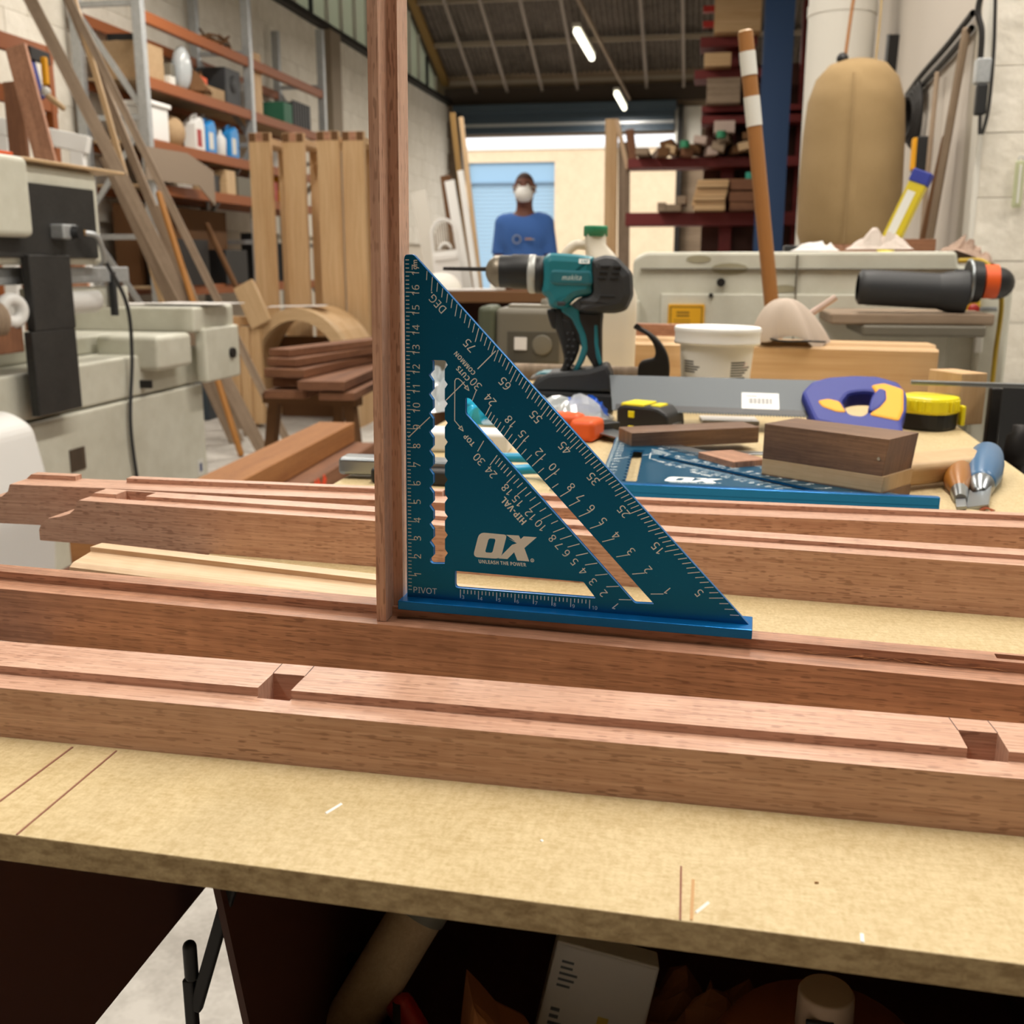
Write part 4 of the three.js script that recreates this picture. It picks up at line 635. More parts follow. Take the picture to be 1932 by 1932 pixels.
// ---------------------------------------------------------------- pallet racking along the left wall
{
  const o = thing('pallet_rack', 'galvanised pallet racking with orange beams along the white wall', 'rack', [-4.9, 0, -8.6]);
  const at = (x, y, z) => [x + 4.9, y, z + 8.6];
  for (const z of [-8.6, -10.73, -12.85]) {
    for (const x of [-4.6, -5.15]) part(o, 'upright', boxAt(...at(x, 1.9, z), 0.085, 3.8, 0.07, 0.006), M.galv);
    for (const y of [0.5, 1.35, 2.3, 3.17]) part(o, 'frame_tie', boxAt(...at(-4.875, y, z), 0.5, 0.045, 0.03, 0.004), M.galv);
    for (const [a, b] of [[3.1, 2.38], [1.6, 2.24], [1.3, 0.6]]) strut(o, 'frame_brace', at(-5.12, a, z), at(-4.63, b, z), 0.045, 0.025, M.galv);
  }
  for (const [a, b] of [[-8.64, -10.69], [-10.77, -12.81]]) for (const y of [3.08, 2.58, 2.09, 1.74, 0.9]) {
    for (const x of [-4.6, -5.15]) part(o, 'beam', span(at(x, 0, 0)[0] - 0.025, at(x, 0, 0)[0] + 0.025, y - 0.045, y + 0.045, a + 8.6, b + 8.6, 0.006, 'z'), M.orangeRack);
    if (y < 3) part(o, 'deck_board', span(at(-5.12, 0, 0)[0], at(-4.63, 0, 0)[0], y + 0.02, y + 0.042, a + 8.6, b + 8.6, 0, 'z'), M.card);
  }
  const p = thing('shelf_rack', 'nearer orange beamed rack cut off by the left border', 'rack', [-4.9, 0, -6.2]);
  for (const y of [2.55, 2.22, 1.6]) for (const x of [0.28, -0.28]) part(p, 'beam', boxAt(x, y, -0.05, 0.05, 0.11, 2.2, 0.006, 'z'), M.orangeRack);
  for (const z of [0.9, -1.1]) for (const x of [0.28, -0.28]) part(p, 'upright', boxAt(x, 1.3, z, 0.06, 2.6, 0.06, 0.005), M.orangeRack); part(p, 'deck_board', boxAt(0, 2.28, -0.05, 0.5, 0.02, 2.1), M.card); part(p, 'deck_board', boxAt(0, 2.61, -0.05, 0.5, 0.02, 2.1), M.card);
}
const carton = (label, x, y, z, w, h, d, turn = 0, m = M.card, name = 'carton') => { const o = thing(name, label, 'box', [x, y, z], turn); part(o, 'box_body', boxAt(0, h / 2, 0, w, h, d, 0.004), m); if (m === M.card) part(o, 'packing_tape', boxAt(0, h + 0.001, 0, 0.05, 0.002, d * 0.98), M.maple); return o; };
const onShelf = 0.044;
carton('large brown carton on the second shelf behind the first rack upright', -4.9, 2.58 + onShelf, -8.95, 0.42, 0.3, 0.4);
carton('long black case lying on the large brown carton', -4.88, 2.925, -8.86, 0.24, 0.06, 0.14, 0.1, M.blackPlastic, 'black_case');
carton('small grey tray beside the large brown carton', -4.75, 2.58 + onShelf, -9.22, 0.2, 0.09, 0.1, 0, M.label, 'tray'); carton('grey box stacked on the small grey tray', -4.75, 2.715, -9.22, 0.2, 0.1, 0.1, 0.1, M.drabGrey, 'grey_box');
solo('plastic_wrap', 'shiny crumpled plastic wrap standing on the second shelf', 'wrap', new THREE.SphereGeometry(0.11, 12, 10).scale(0.8, 1.7, 0.8).toNonIndexed(), M.clear, [-4.66, 2.81, -9.42]);
carton('flat open carton at the front of the second shelf', -4.74, 2.58 + onShelf, -9.98, 0.24, 0.11, 0.42); carton('small orange red tin on the flat open carton', -4.74, 2.74, -9.86, 0.14, 0.07, 0.18, 0.1, M.orange, 'tin');
{ const o = thing('loudspeaker', 'dark grey speaker box at the end of the second shelf', 'speaker', [-4.78, 2.58 + onShelf, -10.42]); part(o, 'cabinet', boxAt(0, 0.17, 0, 0.3, 0.34, 0.34, 0.01), M.darkGrey); part(o, 'cone', lathe([[0, 0.01], [0.03, 0.02], [0.08, 0.004], [0.085, 0]], 20).rotateZ(-Math.PI / 2).translate(0.15, 0.2, 0), M.blackPlastic); }
solo('dust_sheet', 'draped brown sheet lying behind the speaker box', 'sheet', crumple(0.5, 0.5, 0.3, 14, 61), M.bark, [-4.86, 2.63, -9.85], [0, 0.4, 0]);
solo('dry_branches', 'tangle of dark scrap lying on the top beam of the rack', 'scrap', merge(...Array.from({ length: 14 }, () => tube([[rr(-0.1, 0.1), 0, rr(-0.3, 0.3)], [rr(-0.1, 0.1), rr(0.03, 0.1), rr(-0.3, 0.3)], [rr(-0.1, 0.1), rr(0, 0.16), rr(-0.3, 0.3)]], 0.012, 8, 5))), M.bark, [-4.75, 3.13, -10.3]);
{ const o = thing('storage_tub', 'big white lidded tub on the third shelf behind the rack upright', 'tub', [-4.76, 2.09 + onShelf, -8.85]); part(o, 'tub_body', boxAt(0, 0.14, 0, 0.3, 0.28, 0.34, 0.02), M.whitePlastic); part(o, 'lid', boxAt(0, 0.295, 0, 0.34, 0.04, 0.38, 0.012), M.cleanWhite); }
solo('sack', 'crumpled brown sack on the third shelf', 'sack', new THREE.SphereGeometry(0.15, 14, 10).scale(0.8, 0.95, 0.9).toNonIndexed(), M.card, [-4.74, 2.26, -9.3]);
function canister(label, z, m, cap, x = -4.68) { const o = thing('canister', label, 'canister', [x, 2.09 + onShelf, z], Math.PI / 2); part(o, 'container', extrude(rounded([[-0.09, 0], [0.09, 0], [0.095, 0.22], [0.07, 0.28], [0.02, 0.3], [-0.03, 0.27], [-0.09, 0.24]], 0.02), 0.13, 0.012).translate(0, 0, -0.065), m); part(o, 'cap', cyl(0.022, 0.022, 0.035, 14).translate(0.03, 0.31, 0), cap); part(o, 'label', boxAt(-0.03, 0.11, 0.066, 0.09, 0.15, 0.004), M.label); const h = part(o, 'handle', tube([[-0.06, 0.24, 0], [-0.05, 0.29, 0], [0, 0.305, 0]], 0.012, 14, 8), m); return o; }
{ const o = canister('white canister with a red label on the third shelf', -9.62, M.whitePlastic, M.whitePlastic); o.children[2].material = M.redDot; }
canister('blue canister next to the white canister with the red label', -9.86, M.can, M.darkGrey); canister('blue canister nearest to the pine frames on the third shelf', -10.36, M.can, M.darkGrey);
{ const o = thing('bottle', 'small white bottle between the two blue canisters', 'bottle', [-4.66, 2.09 + onShelf, -10.12]); part(o, 'bottle_body', lathe([[0, 0], [0.05, 0], [0.055, 0.16], [0.025, 0.2], [0, 0.2]], 18), M.whitePlastic); part(o, 'cap', cyl(0.018, 0.016, 0.04, 12).translate(0, 0.215, 0), M.whitePlastic); }
carton('flat brown box lying behind the blue canisters', -4.95, 2.09 + onShelf, -10.0, 0.2, 0.34, 0.5, 0, M.bark, 'flat_box');
solo('cardboard_sheet', 'bent grey cardboard sheet jutting out below the third shelf', 'cardboard', extrude([[-0.5, -0.12], [0.25, -0.12], [0.5, -0.28], [0.5, 0.02], [0.1, 0.14], [-0.5, 0.14]], 0.012).rotateY(Math.PI / 2 - 0.12), paint(0x8d7d6c, 0.9), [-4.5, 1.92, -8.95]);
{ const o = thing('clear_tub', 'clear plastic tub with a lid on the fourth shelf', 'tub', [-4.7, 1.74 + onShelf, -9.35]); part(o, 'tub_body', lathe([[0.09, 0], [0.115, 0.2], [0.11, 0.2], [0.086, 0.005], [0, 0.005], [0, 0]], 24), M.label); part(o, 'lid', lathe([[0, 0.225], [0.125, 0.222], [0.125, 0.2], [0, 0.2]], 24), M.label); }
carton('small brown box beside the clear tub', -4.72, 1.74 + onShelf, -9.62, 0.2, 0.14, 0.2); carton('black coil box on the fourth shelf', -4.72, 1.74 + onShelf, -9.9, 0.2, 0.16, 0.16, 0.1, M.darkGrey, 'coil_box'); carton('tan box with a grey window on the fourth shelf', -4.7, 1.74 + onShelf, -10.14, 0.24, 0.22, 0.2, 0, M.maple, 'tan_box'); carton('grey plastic crate by the second rack upright', -4.7, 1.74 + onShelf, -10.45, 0.24, 0.18, 0.3, 0, M.drabGrey, 'grey_crate');
for (const [l, x, y, z, w, h, d, m, n] of [['dark toolbox low on the rack behind the orange handle', -4.7, 0.942, -9.2, 0.3, 0.4, 0.6, M.iron, 'toolbox'], ['wide dark chest standing at the back of the low rack shelf', -5.0, 0.942, -9.75, 0.22, 0.7, 1.8, M.bark, 'chest'], ['dark machine part on the low rack shelf', -4.7, 0.942, -10.1, 0.3, 0.32, 0.5, M.blackPlastic, 'machine_part'], ['brown crate on the floor under the rack', -4.8, 0.001, -9.4, 0.5, 0.6, 0.7, M.bark, 'crate'], ['black crate on the floor next to the brown crate under the rack', -4.8, 0.001, -10.3, 0.5, 0.5, 0.6, M.iron, 'crate'], ['teal grey cabinet standing low beyond the machine table', -3.9, 0.001, -7.6, 0.6, 0.8, 0.5, M.darkBlueGrey, 'cabinet']]) carton(l, x, y, z, w, h, d, 0, m, n);
soloStrut('metal_pipe', 'dark metal pipe leaning out of the lower rack', 'pipe', [-4.2, 0.6, -9.6], [-4.62, 1.5, -9.62], 0.05, 0.05, M.bark, undefined, 0.02);
// second bay
solo('board_offcut', 'pale board standing on the second shelf behind the pine frames', 'board', boxAt(0, 0.3, 0, 0.04, 0.6, 0.3, 0.002, 'y'), M.pine, [-4.66, 2.624, -11.0]);
carton('green box on the shelf above the pine frames', -4.72, 2.62, -11.75, 0.24, 0.22, 0.24, 0, paint(0x2a6b50, 0.6), 'green_box'); carton('white carton behind the green box', -5.0, 2.62, -11.4, 0.24, 0.36, 0.3, 0, M.whitePlastic, 'white_box');
{ const o = thing('black_crate', 'black slatted crate next to the green box', 'crate', [-4.74, 2.62, -12.2]); for (let k = 0; k < 7; k++) part(o, 'slat', boxAt(0.12, 0.14, -0.24 + k * 0.08, 0.02, 0.28, 0.05, 0.004), M.blackPlastic); part(o, 'crate_body', boxAt(0, 0.13, 0, 0.22, 0.26, 0.54, 0.01), M.blackPlastic); }
for (const [l, y, z, w, h, d, m, n] of [['white bag behind the gap of the pine frames', 2.14, -11.9, 0.25, 0.2, 0.2, M.whitePlastic, 'white_bag'], ['red and white packet behind the first gap of the pine frames', 1.79, -11.35, 0.2, 0.2, 0.25, M.redDot, 'packet'], ['silver grey tin behind the second gap of the pine frames', 1.79, -11.95, 0.2, 0.3, 0.14, M.galv, 'tin'], ['yellow edged folder behind the second gap of the pine frames', 1.79, -11.78, 0.2, 0.28, 0.05, M.sawYellow, 'folder'], ['grey bin low behind the pine frames', 0.95, -11.6, 0.35, 0.4, 0.4, M.darkGrey, 'bin'], ['white crumpled parcel low behind the pine frames', 0.95, -12.1, 0.3, 0.3, 0.3, M.whitePlastic, 'parcel'], ['black tub low behind the first pine frame', 0.95, -11.15, 0.3, 0.5, 0.3, M.blackPlastic, 'tub']]) carton(l, -4.75, y, z, w, h, d, 0, m, n);
// blue tool hanging at the near rack
{ const o = thing('hand_plane', 'blue metal tool with a yellow grip hanging at the near rack', 'tool', [-4.53, 2.17, -6.96], 0.1); o.scale.setScalar(1.34); part(o, 'blue_body', boxAt(0.01, 0.12, 0, 0.1, 0.2, 0.06, 0.012), M.sawBlue, null, [0, 0, 0.2]); part(o, 'yellow_grip', boxAt(0.075, 0.16, 0, 0.028, 0.13, 0.03, 0.008), M.sawYellow); part(o, 'knob', new THREE.SphereGeometry(0.024, 16, 12).translate(0.08, 0.06, 0.02), M.label); part(o, 'wooden_handle', new THREE.CapsuleGeometry(0.015, 0.09, 6, 12).rotateZ(0.9).translate(0.125, 0.01, 0.02), M.maple); part(o, 'hanger', boxAt(0.02, 0.24, -0.05, 0.03, 0.06, 0.2, 0.004), M.iron); }
// ---------------------------------------------------------------- pine door linings standing in a row
for (const [x, z, l] of [[-3.28, -7.8, 'pine door lining at the left of the row'], [-3.045, -7.86, 'second pine door lining from the left of the row'], [-2.757, -7.8, 'third pine door lining from the left of the row'], [-2.58, -7.84, 'pine door lining next to the mahogany post']]) {
  const o = thing('door_lining', l, 'door lining', [x, 0, z], 0, 'pine door linings standing in a row'); const J = box(0.165, 2.06, 0.045, 0.002, 'y');
  part(o, 'jamb', J, M.pine, [0, 1.03, 0]); part(o, 'jamb', J, M.pine, [0, 1.03, -0.55]); part(o, 'head', boxAt(0, 2.0, -0.275, 0.165, 0.045, 0.5, 0.002, 'z'), M.pine);
  for (const s of [-1, 0, 1]) part(o, 'tenon_end', boxAt(s * 0.054, 2.028, 0.0232, 0.05, 0.06, 0.003, 0.0005), s ? M.bark : M.mahogDeep);
}
// arch former
{
  const o = thing('arch_former', 'pine and plywood arch former standing on the floor before the door linings', 'former', [-2.86, 0, -7.2]);
  const arch = [], inner = []; for (let i = 0; i <= 20; i++) { const a = Math.PI * (1 - i / 20); arch.push([0.06 + 0.42 * Math.cos(a), 0.30 + 0.53 * Math.sin(a)]); inner.push([0.06 + 0.34 * Math.cos(a), 0.30 + 0.45 * Math.sin(a)]); }
  part(o, 'arch_ring', uvm(extrude([[-0.36, 0], ...arch, [0.48, 0], [0.40, 0], ...inner.reverse(), [-0.28, 0]], 0.09)), M.maple); part(o, 'arch_skin', uvm(extrude([[-0.36, 0], ...arch, [0.48, 0], [0.46, 0], ...arch.map(([x, y]) => [(x - 0.06) * 0.95 + 0.06, (y - 0.3) * 0.96 + 0.3]).reverse(), [-0.34, 0]], 0.5).translate(0, 0, -0.5)), M.pine);
  part(o, 'back_board', span(-0.3, 0.42, 0, 0.6, -0.48, -0.5), M.bark); for (let k = 0; k < 3; k++) part(o, 'side_board', boxAt(-0.37 + k * 0.075, 0.36, 0.14 - k * 0.012, 0.07, 0.72 - k * 0.03, 0.05, 0.002, 'y'), M.pine); part(o, 'cross_rail', boxAt(-0.32, 0.74, 0.05, 0.26, 0.06, 0.1, 0.003), M.pine);
  soloStrut('pine_offcut', 'pale pine offcut leaning on the arch former', 'offcut', [-3.02, 0.72, -7.05], [-3.16, 0.99, -7.1], 0.15, 0.04, M.maple, undefined, 0.002);
  solo('paper_strip', 'white paper lying on top of the arch former', 'paper', boxAt(0, 0, 0, 0.4, 0.004, 0.2), M.paper, [-2.85, 0.838, -7.3], [0, 0.2, 0.02]);
}
// mahogany boards on a trestle
{
  const o = thing('trestle', 'low dark trestle under the stacked mahogany boards', 'trestle', [-1.85, 0, -5.3], -0.09); for (const z of [0.35, -0.45]) { part(o, 'beam', boxAt(0, 0.485, z, 0.5, 0.05, 0.07), M.bark); for (const x of [-0.2, 0.2]) strut(o, 'leg', [x * 1.3, 0, z + 0.02], [x, 0.46, z], 0.05, 0.05, M.bark); }
  const G = 'mahogany boards stacked on the trestle', b = (l, x, y, z, w, t, L, turn) => solo('mahogany_plank', l, 'plank', box(w, t, L, 0.002, 'z'), M.sapele, [x, y, z], [0, turn, 0], G);
  b('lowest mahogany board of the stack, its end jutting furthest left', -1.97, 0.53, -5.4, 0.2, 0.036, 1.35, 0.06); b('lower right mahogany board of the stack', -1.735, 0.53, -5.45, 0.17, 0.036, 1.5, 0.09);
  b('mahogany board resting on the lowest pair, at the right', -1.79, 0.58, -5.4, 0.22, 0.042, 1.45, 0.08); b('mahogany board of the middle layer, at the left', -1.98, 0.578, -5.45, 0.14, 0.04, 1.3, 0.05); b('narrow mahogany board of the third layer of the stack', -1.9, 0.626, -5.4, 0.2, 0.04, 1.3, -0.06); b('thin mahogany board lying skewed near the top of the stack', -1.86, 0.672, -5.5, 0.16, 0.036, 1.4, -0.16); b('topmost mahogany board with a rough end', -1.84, 0.712, -5.55, 0.12, 0.034, 1.4, -0.24);
}
// beams with orange paint marks, left of the bench
{
  for (const [z, l] of [[-2.7, 'near timber bearer under the mahogany beams'], [-3.9, 'far timber bearer under the mahogany beams']]) solo('timber_bearer', l, 'bearer', boxAt(0, 0.06, 0, 0.6, 0.12, 0.1, 0.003), M.bark, [-1.36, 0, z]);
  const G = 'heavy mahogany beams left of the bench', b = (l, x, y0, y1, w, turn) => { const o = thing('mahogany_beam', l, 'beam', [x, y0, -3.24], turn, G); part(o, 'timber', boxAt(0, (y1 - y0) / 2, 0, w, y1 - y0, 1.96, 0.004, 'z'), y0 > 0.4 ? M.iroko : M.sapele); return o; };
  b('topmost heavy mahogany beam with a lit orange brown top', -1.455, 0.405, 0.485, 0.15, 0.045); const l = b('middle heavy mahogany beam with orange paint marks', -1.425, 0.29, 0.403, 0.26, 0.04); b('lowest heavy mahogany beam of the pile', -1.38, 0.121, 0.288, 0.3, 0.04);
  for (const [z, y, h, tl] of [[0.86, 0.085, 0.05, 0], [0.02, 0.085, 0.05, 0.9], [-0.03, 0.085, 0.05, -0.7], [-0.08, 0.08, 0.06, 0.8], [-0.17, 0.08, 0.06, -0.8], [-0.22, 0.08, 0.06, 0.8], [-0.27, 0.08, 0.06, -0.7]]) part(l, 'paint_mark', box(0.002, h, 0.035), paint(0xe8471a, 0.7), [0.1305, y, z], [tl, 0, 0]);
}
// ---------------------------------------------------------------- right side: planer, dust bag, wall
{
  const o = thing('planer', 'wide cream planer thicknesser behind the bench on the right', 'machine', [0.25, 0, -3.2]);
  const L = (x0, x1, y0, y1, z0, z1, r = 0.01) => span(x0 - 0.25, x1 - 0.25, y0, y1, z0 + 3.2, z1 + 3.2, r);
  const cv = part(o, 'hood', extrude(rounded([[-0.45, 0.7], [0.47, 0.7], [0.47, 1.11], [0.36, 1.118], [0.355, 1.153], [-0.42, 1.153], [-0.45, 1.135]], [0.004, 0.004, 0.01, 0.01, 0.012, 0.05, 0.03]), 0.6, 0.008).translate(0, 0, -0.3), M.cream);
  part(cv, 'panel_raised', L(-0.125, 0.60, 0.72, 1.047, -2.888, -2.902, 0.004), M.cream); part(cv, 'top_lip', L(-0.18, 0.60, 1.108, 1.112, -2.888, -2.902, 0.002), M.drabGrey); part(cv, 'seam', L(0.216, 0.22, 0.72, 1.145, -2.886, -2.902, 0.0005), M.drabGrey);
  part(cv, 'warning_sign', L(-0.104, -0.01, 0.945, 1.02, -2.88, -2.888, 0.001), M.yellowSign); part(cv, 'sign_print', new THREE.PlaneGeometry(0.084, 0.066).translate(-0.307, 0.982, 0.3205), mat({ map: printTex(128, 96, (x, w, h) => { x.fillStyle = '#e0a716'; x.fillRect(0, 0, w, h); x.strokeStyle = '#3a3222'; x.lineWidth = 3; x.strokeRect(3, 3, w - 6, h - 6); greyLines(x, 26, 20, 76, 2, 12, 7, '#7a5c14'); greyLines(x, 16, 50, 98, 4, 10, 3, '#8a6a1c'); }), roughness: 0.6 })); part(cv, 'hole', cyl(0.011, 0.011, 0.01, 14).rotateX(Math.PI / 2).translate(-0.221, 1.076, 0.31), M.iron); part(cv, 'hole', cyl(0.006, 0.006, 0.01, 12).rotateX(Math.PI / 2).translate(-0.245, 1.043, 0.315), M.iron);
  for (const [x, y, r] of [[-0.03, 1.135, 0.02], [0.05, 1.11, 0.03], [0.19, 1.06, 0.02]]) part(cv, 'stain', cyl(r, r, 0.001, 14).rotateX(Math.PI / 2).scale(1.6, 0.5, 1).translate(x - 0.25, y, 0.3015), paint(0xa09a80, 0.7));
  part(o, 'body', L(-0.2, 0.72, 0.05, 0.7, -2.9, -3.5, 0.01), M.cream); part(o, 'end_column', L(0.66, 0.735, 0.1, 1.1, -2.86, -3.4, 0.01), M.cream); part(o, 'dark_end', L(0.60, 0.72, 1.06, 1.11, -2.86, -2.9, 0.004), M.blackPlastic);
  part(o, 'out_table', L(0.28, 0.64, 0.985, 1.012, -2.62, -2.9, 0.006), M.greyWood); part(o, 'table_lip', L(0.35, 0.62, 0.96, 0.985, -2.6, -2.9, 0.006), M.drabGrey);
  const st = part(o, 'stop_box', L(0.612, 0.655, 0.985, 1.038, -2.83, -2.87, 0.006), M.yellow.clone()); st.material.color.set(0xd8b41c); part(st, 'stop_button', lathe([[0, 0.014], [0.013, 0.012], [0.014, 0.004], [0.008, 0], [0, 0]], 18).rotateX(Math.PI / 2).translate(0.388, 1.014, 0.37), M.redDot); part(o, 'lever', cyl(0.006, 0.006, 0.04, 12).rotateZ(Math.PI / 2).translate(0.425, 1.014, 0.36), M.steel);
  part(o, 'lock_plate', L(0.654, 0.672, 0.908, 0.958, -2.845, -2.862, 0.003), M.label);
  part(o, 'warning_sign', L(-0.4, -0.34, 1.0, 1.022, -2.85, -2.86, 0.001), M.yellowSign); part(o, 'notice', L(-0.4, -0.34, 0.93, 1.0, -2.85, -2.86, 0.001), M.paper); part(o, 'notice_arm', L(-0.42, -0.18, 0.9, 1.03, -2.86, -3.0, 0.006), M.cream);
  part(o, 'base', L(-0.22, 0.74, 0.0, 0.06, -2.9, -3.5, 0.004), M.iron);
}
{ // dust hose
  const o = thing('dust_hose', 'black dust hose with grey collars coupled to the planer', 'hose', [0.34, 1.07, -2.66]);
  part(o, 'hose', lathe([[0.03, 0], [0.04, 0.006], [0.04, 0.02], ...Array.from({ length: 13 }, (_, i) => [[0.041, 0.03 + i * 0.012], [0.0405, 0.036 + i * 0.012]]).flat(), [0.046, 0.2], [0.05, 0.24]], 28).rotateZ(-Math.PI / 2 - 0.05), M.darkGrey);
  part(o, 'collar', cyl(0.05, 0.046, 0.03, 28).rotateZ(-Math.PI / 2 - 0.05).translate(0.255, 0.012, 0), M.blackPlastic); part(o, 'clip', new THREE.TorusGeometry(0.049, 0.004, 8, 30).rotateY(Math.PI / 2).translate(0.245, 0.012, 0), M.steel); part(o, 'orange_ring', cyl(0.038, 0.038, 0.03, 24).rotateZ(Math.PI / 2).translate(0.29, 0.013, 0), M.orange); part(o, 'elbow', tube([[0.27, 0.012, 0], [0.31, 0.01, -0.02], [0.33, 0.005, -0.12]], 0.036, 18, 18), M.blackPlastic);
}
solo('yellow_cable', 'yellow cable hanging down the end of the planer', 'cable', tube([[0.6, 1.13, -2.85], [0.65, 1.125, -2.8], [0.685, 1.06, -2.78], [0.69, 0.9, -2.79], [0.688, 0.6, -2.8]], 0.006, 50, 8), paint(0xb89a2a, 0.5));
solo('cloth_rag', 'crumpled white rag lying on top of the planer', 'rag', crumple(0.16, 0.12, 0.06, 14, 71), paint(0xc9bdb4, 0.95, { side: THREE.DoubleSide }), [0.44, 1.153, -3.05]); solo('cloth_rag', 'beige rag hanging over the end of the planer top', 'rag', crumple(0.12, 0.12, 0.06, 12, 73), paint(0xa08878, 0.95, { side: THREE.DoubleSide }), [0.64, 1.13, -2.98], [0, 0.3, -0.3]); solo('paper_scrap', 'white paper scrap on the planer below the dust bag', 'paper', crumple(0.12, 0.1, 0.025, 10, 75), M.paper, [0.27, 1.153, -3.0]); solo('mahogany_scrap', 'small reddish wood scrap on the planer beside the rag', 'offcut', box(0.09, 0.035, 0.06, 0.002), M.sapele, [0.555, 1.172, -3.2], [0, 0.3, 0]);
solo('black_tray', 'small black tray lying on the planer top before the dust bag', 'tray', box(0.1, 0.02, 0.08, 0.004), M.blackPlastic, [0.255, 1.164, -3.25]);
{ // dust collector
  const o = thing('dust_collector', 'dust collector with a tall tan filter bag behind the planer', 'dust collector', [0.515, 0, -4.45]);
  part(o, 'filter_bag', lathe([[0.16, 1.16], [0.188, 1.24], [0.192, 1.4], [0.186, 1.6], [0.176, 1.72], [0.15, 1.8], [0.105, 1.85], [0.05, 1.868], [0, 1.87]], 40), M.canvas); part(o, 'bag_seam', tube([[-0.03, 1.2, 0.19], [-0.03, 1.45, 0.194], [-0.03, 1.7, 0.181], [-0.03, 1.8, 0.152]], 0.004, 24, 6), M.canvas); part(o, 'clamp_band', cyl(0.178, 0.178, 0.05, 36).translate(0, 1.17, 0), M.mahogDeep); part(o, 'drum', cyl(0.17, 0.17, 0.5, 36).translate(0, 0.9, 0), M.drabGrey); part(o, 'stand', boxAt(0, 0.33, 0, 0.4, 0.66, 0.36, 0.01), M.iron);
  part(o, 'hanging_cord', tube([[-0.05, 1.86, 0], [-0.035, 2.05, 0], [0.0, 2.4, 0.02]], 0.007, 18, 6), paint(0xa87850, 0.8)); part(o, 'hanging_cord', tube([[0.06, 1.86, 0.02], [0.065, 2.05, 0.02], [0.05, 2.4, 0.02]], 0.004, 18, 6), paint(0xb9a070, 0.8)); part(o, 'cord_knot', new THREE.SphereGeometry(0.022, 12, 10).translate(-0.06, 1.87, 0.02), M.blackPlastic);
}
{ // yellow spirit level
  const o = thing('spirit_level', 'yellow box level with a blue end cap leaning behind the planer', 'level', [0.5, 1.16, -3.35]); o.rotation.set(-0.15, -0.4, -0.42); part(o, 'level_body', boxAt(0, 0.1, 0, 0.05, 0.2, 0.03, 0.003, 'y'), M.yellow.clone()).material.color.set(0xc9b410); part(o, 'end_cap', boxAt(0, 0.218, 0, 0.056, 0.036, 0.034, 0.004), M.sawBlue); part(o, 'label', boxAt(-0.004, 0.11, 0.0155, 0.024, 0.13, 0.001), M.label); part(o, 'end_cap', boxAt(0, -0.002, 0, 0.054, 0.012, 0.034, 0.003), M.yellow);
}
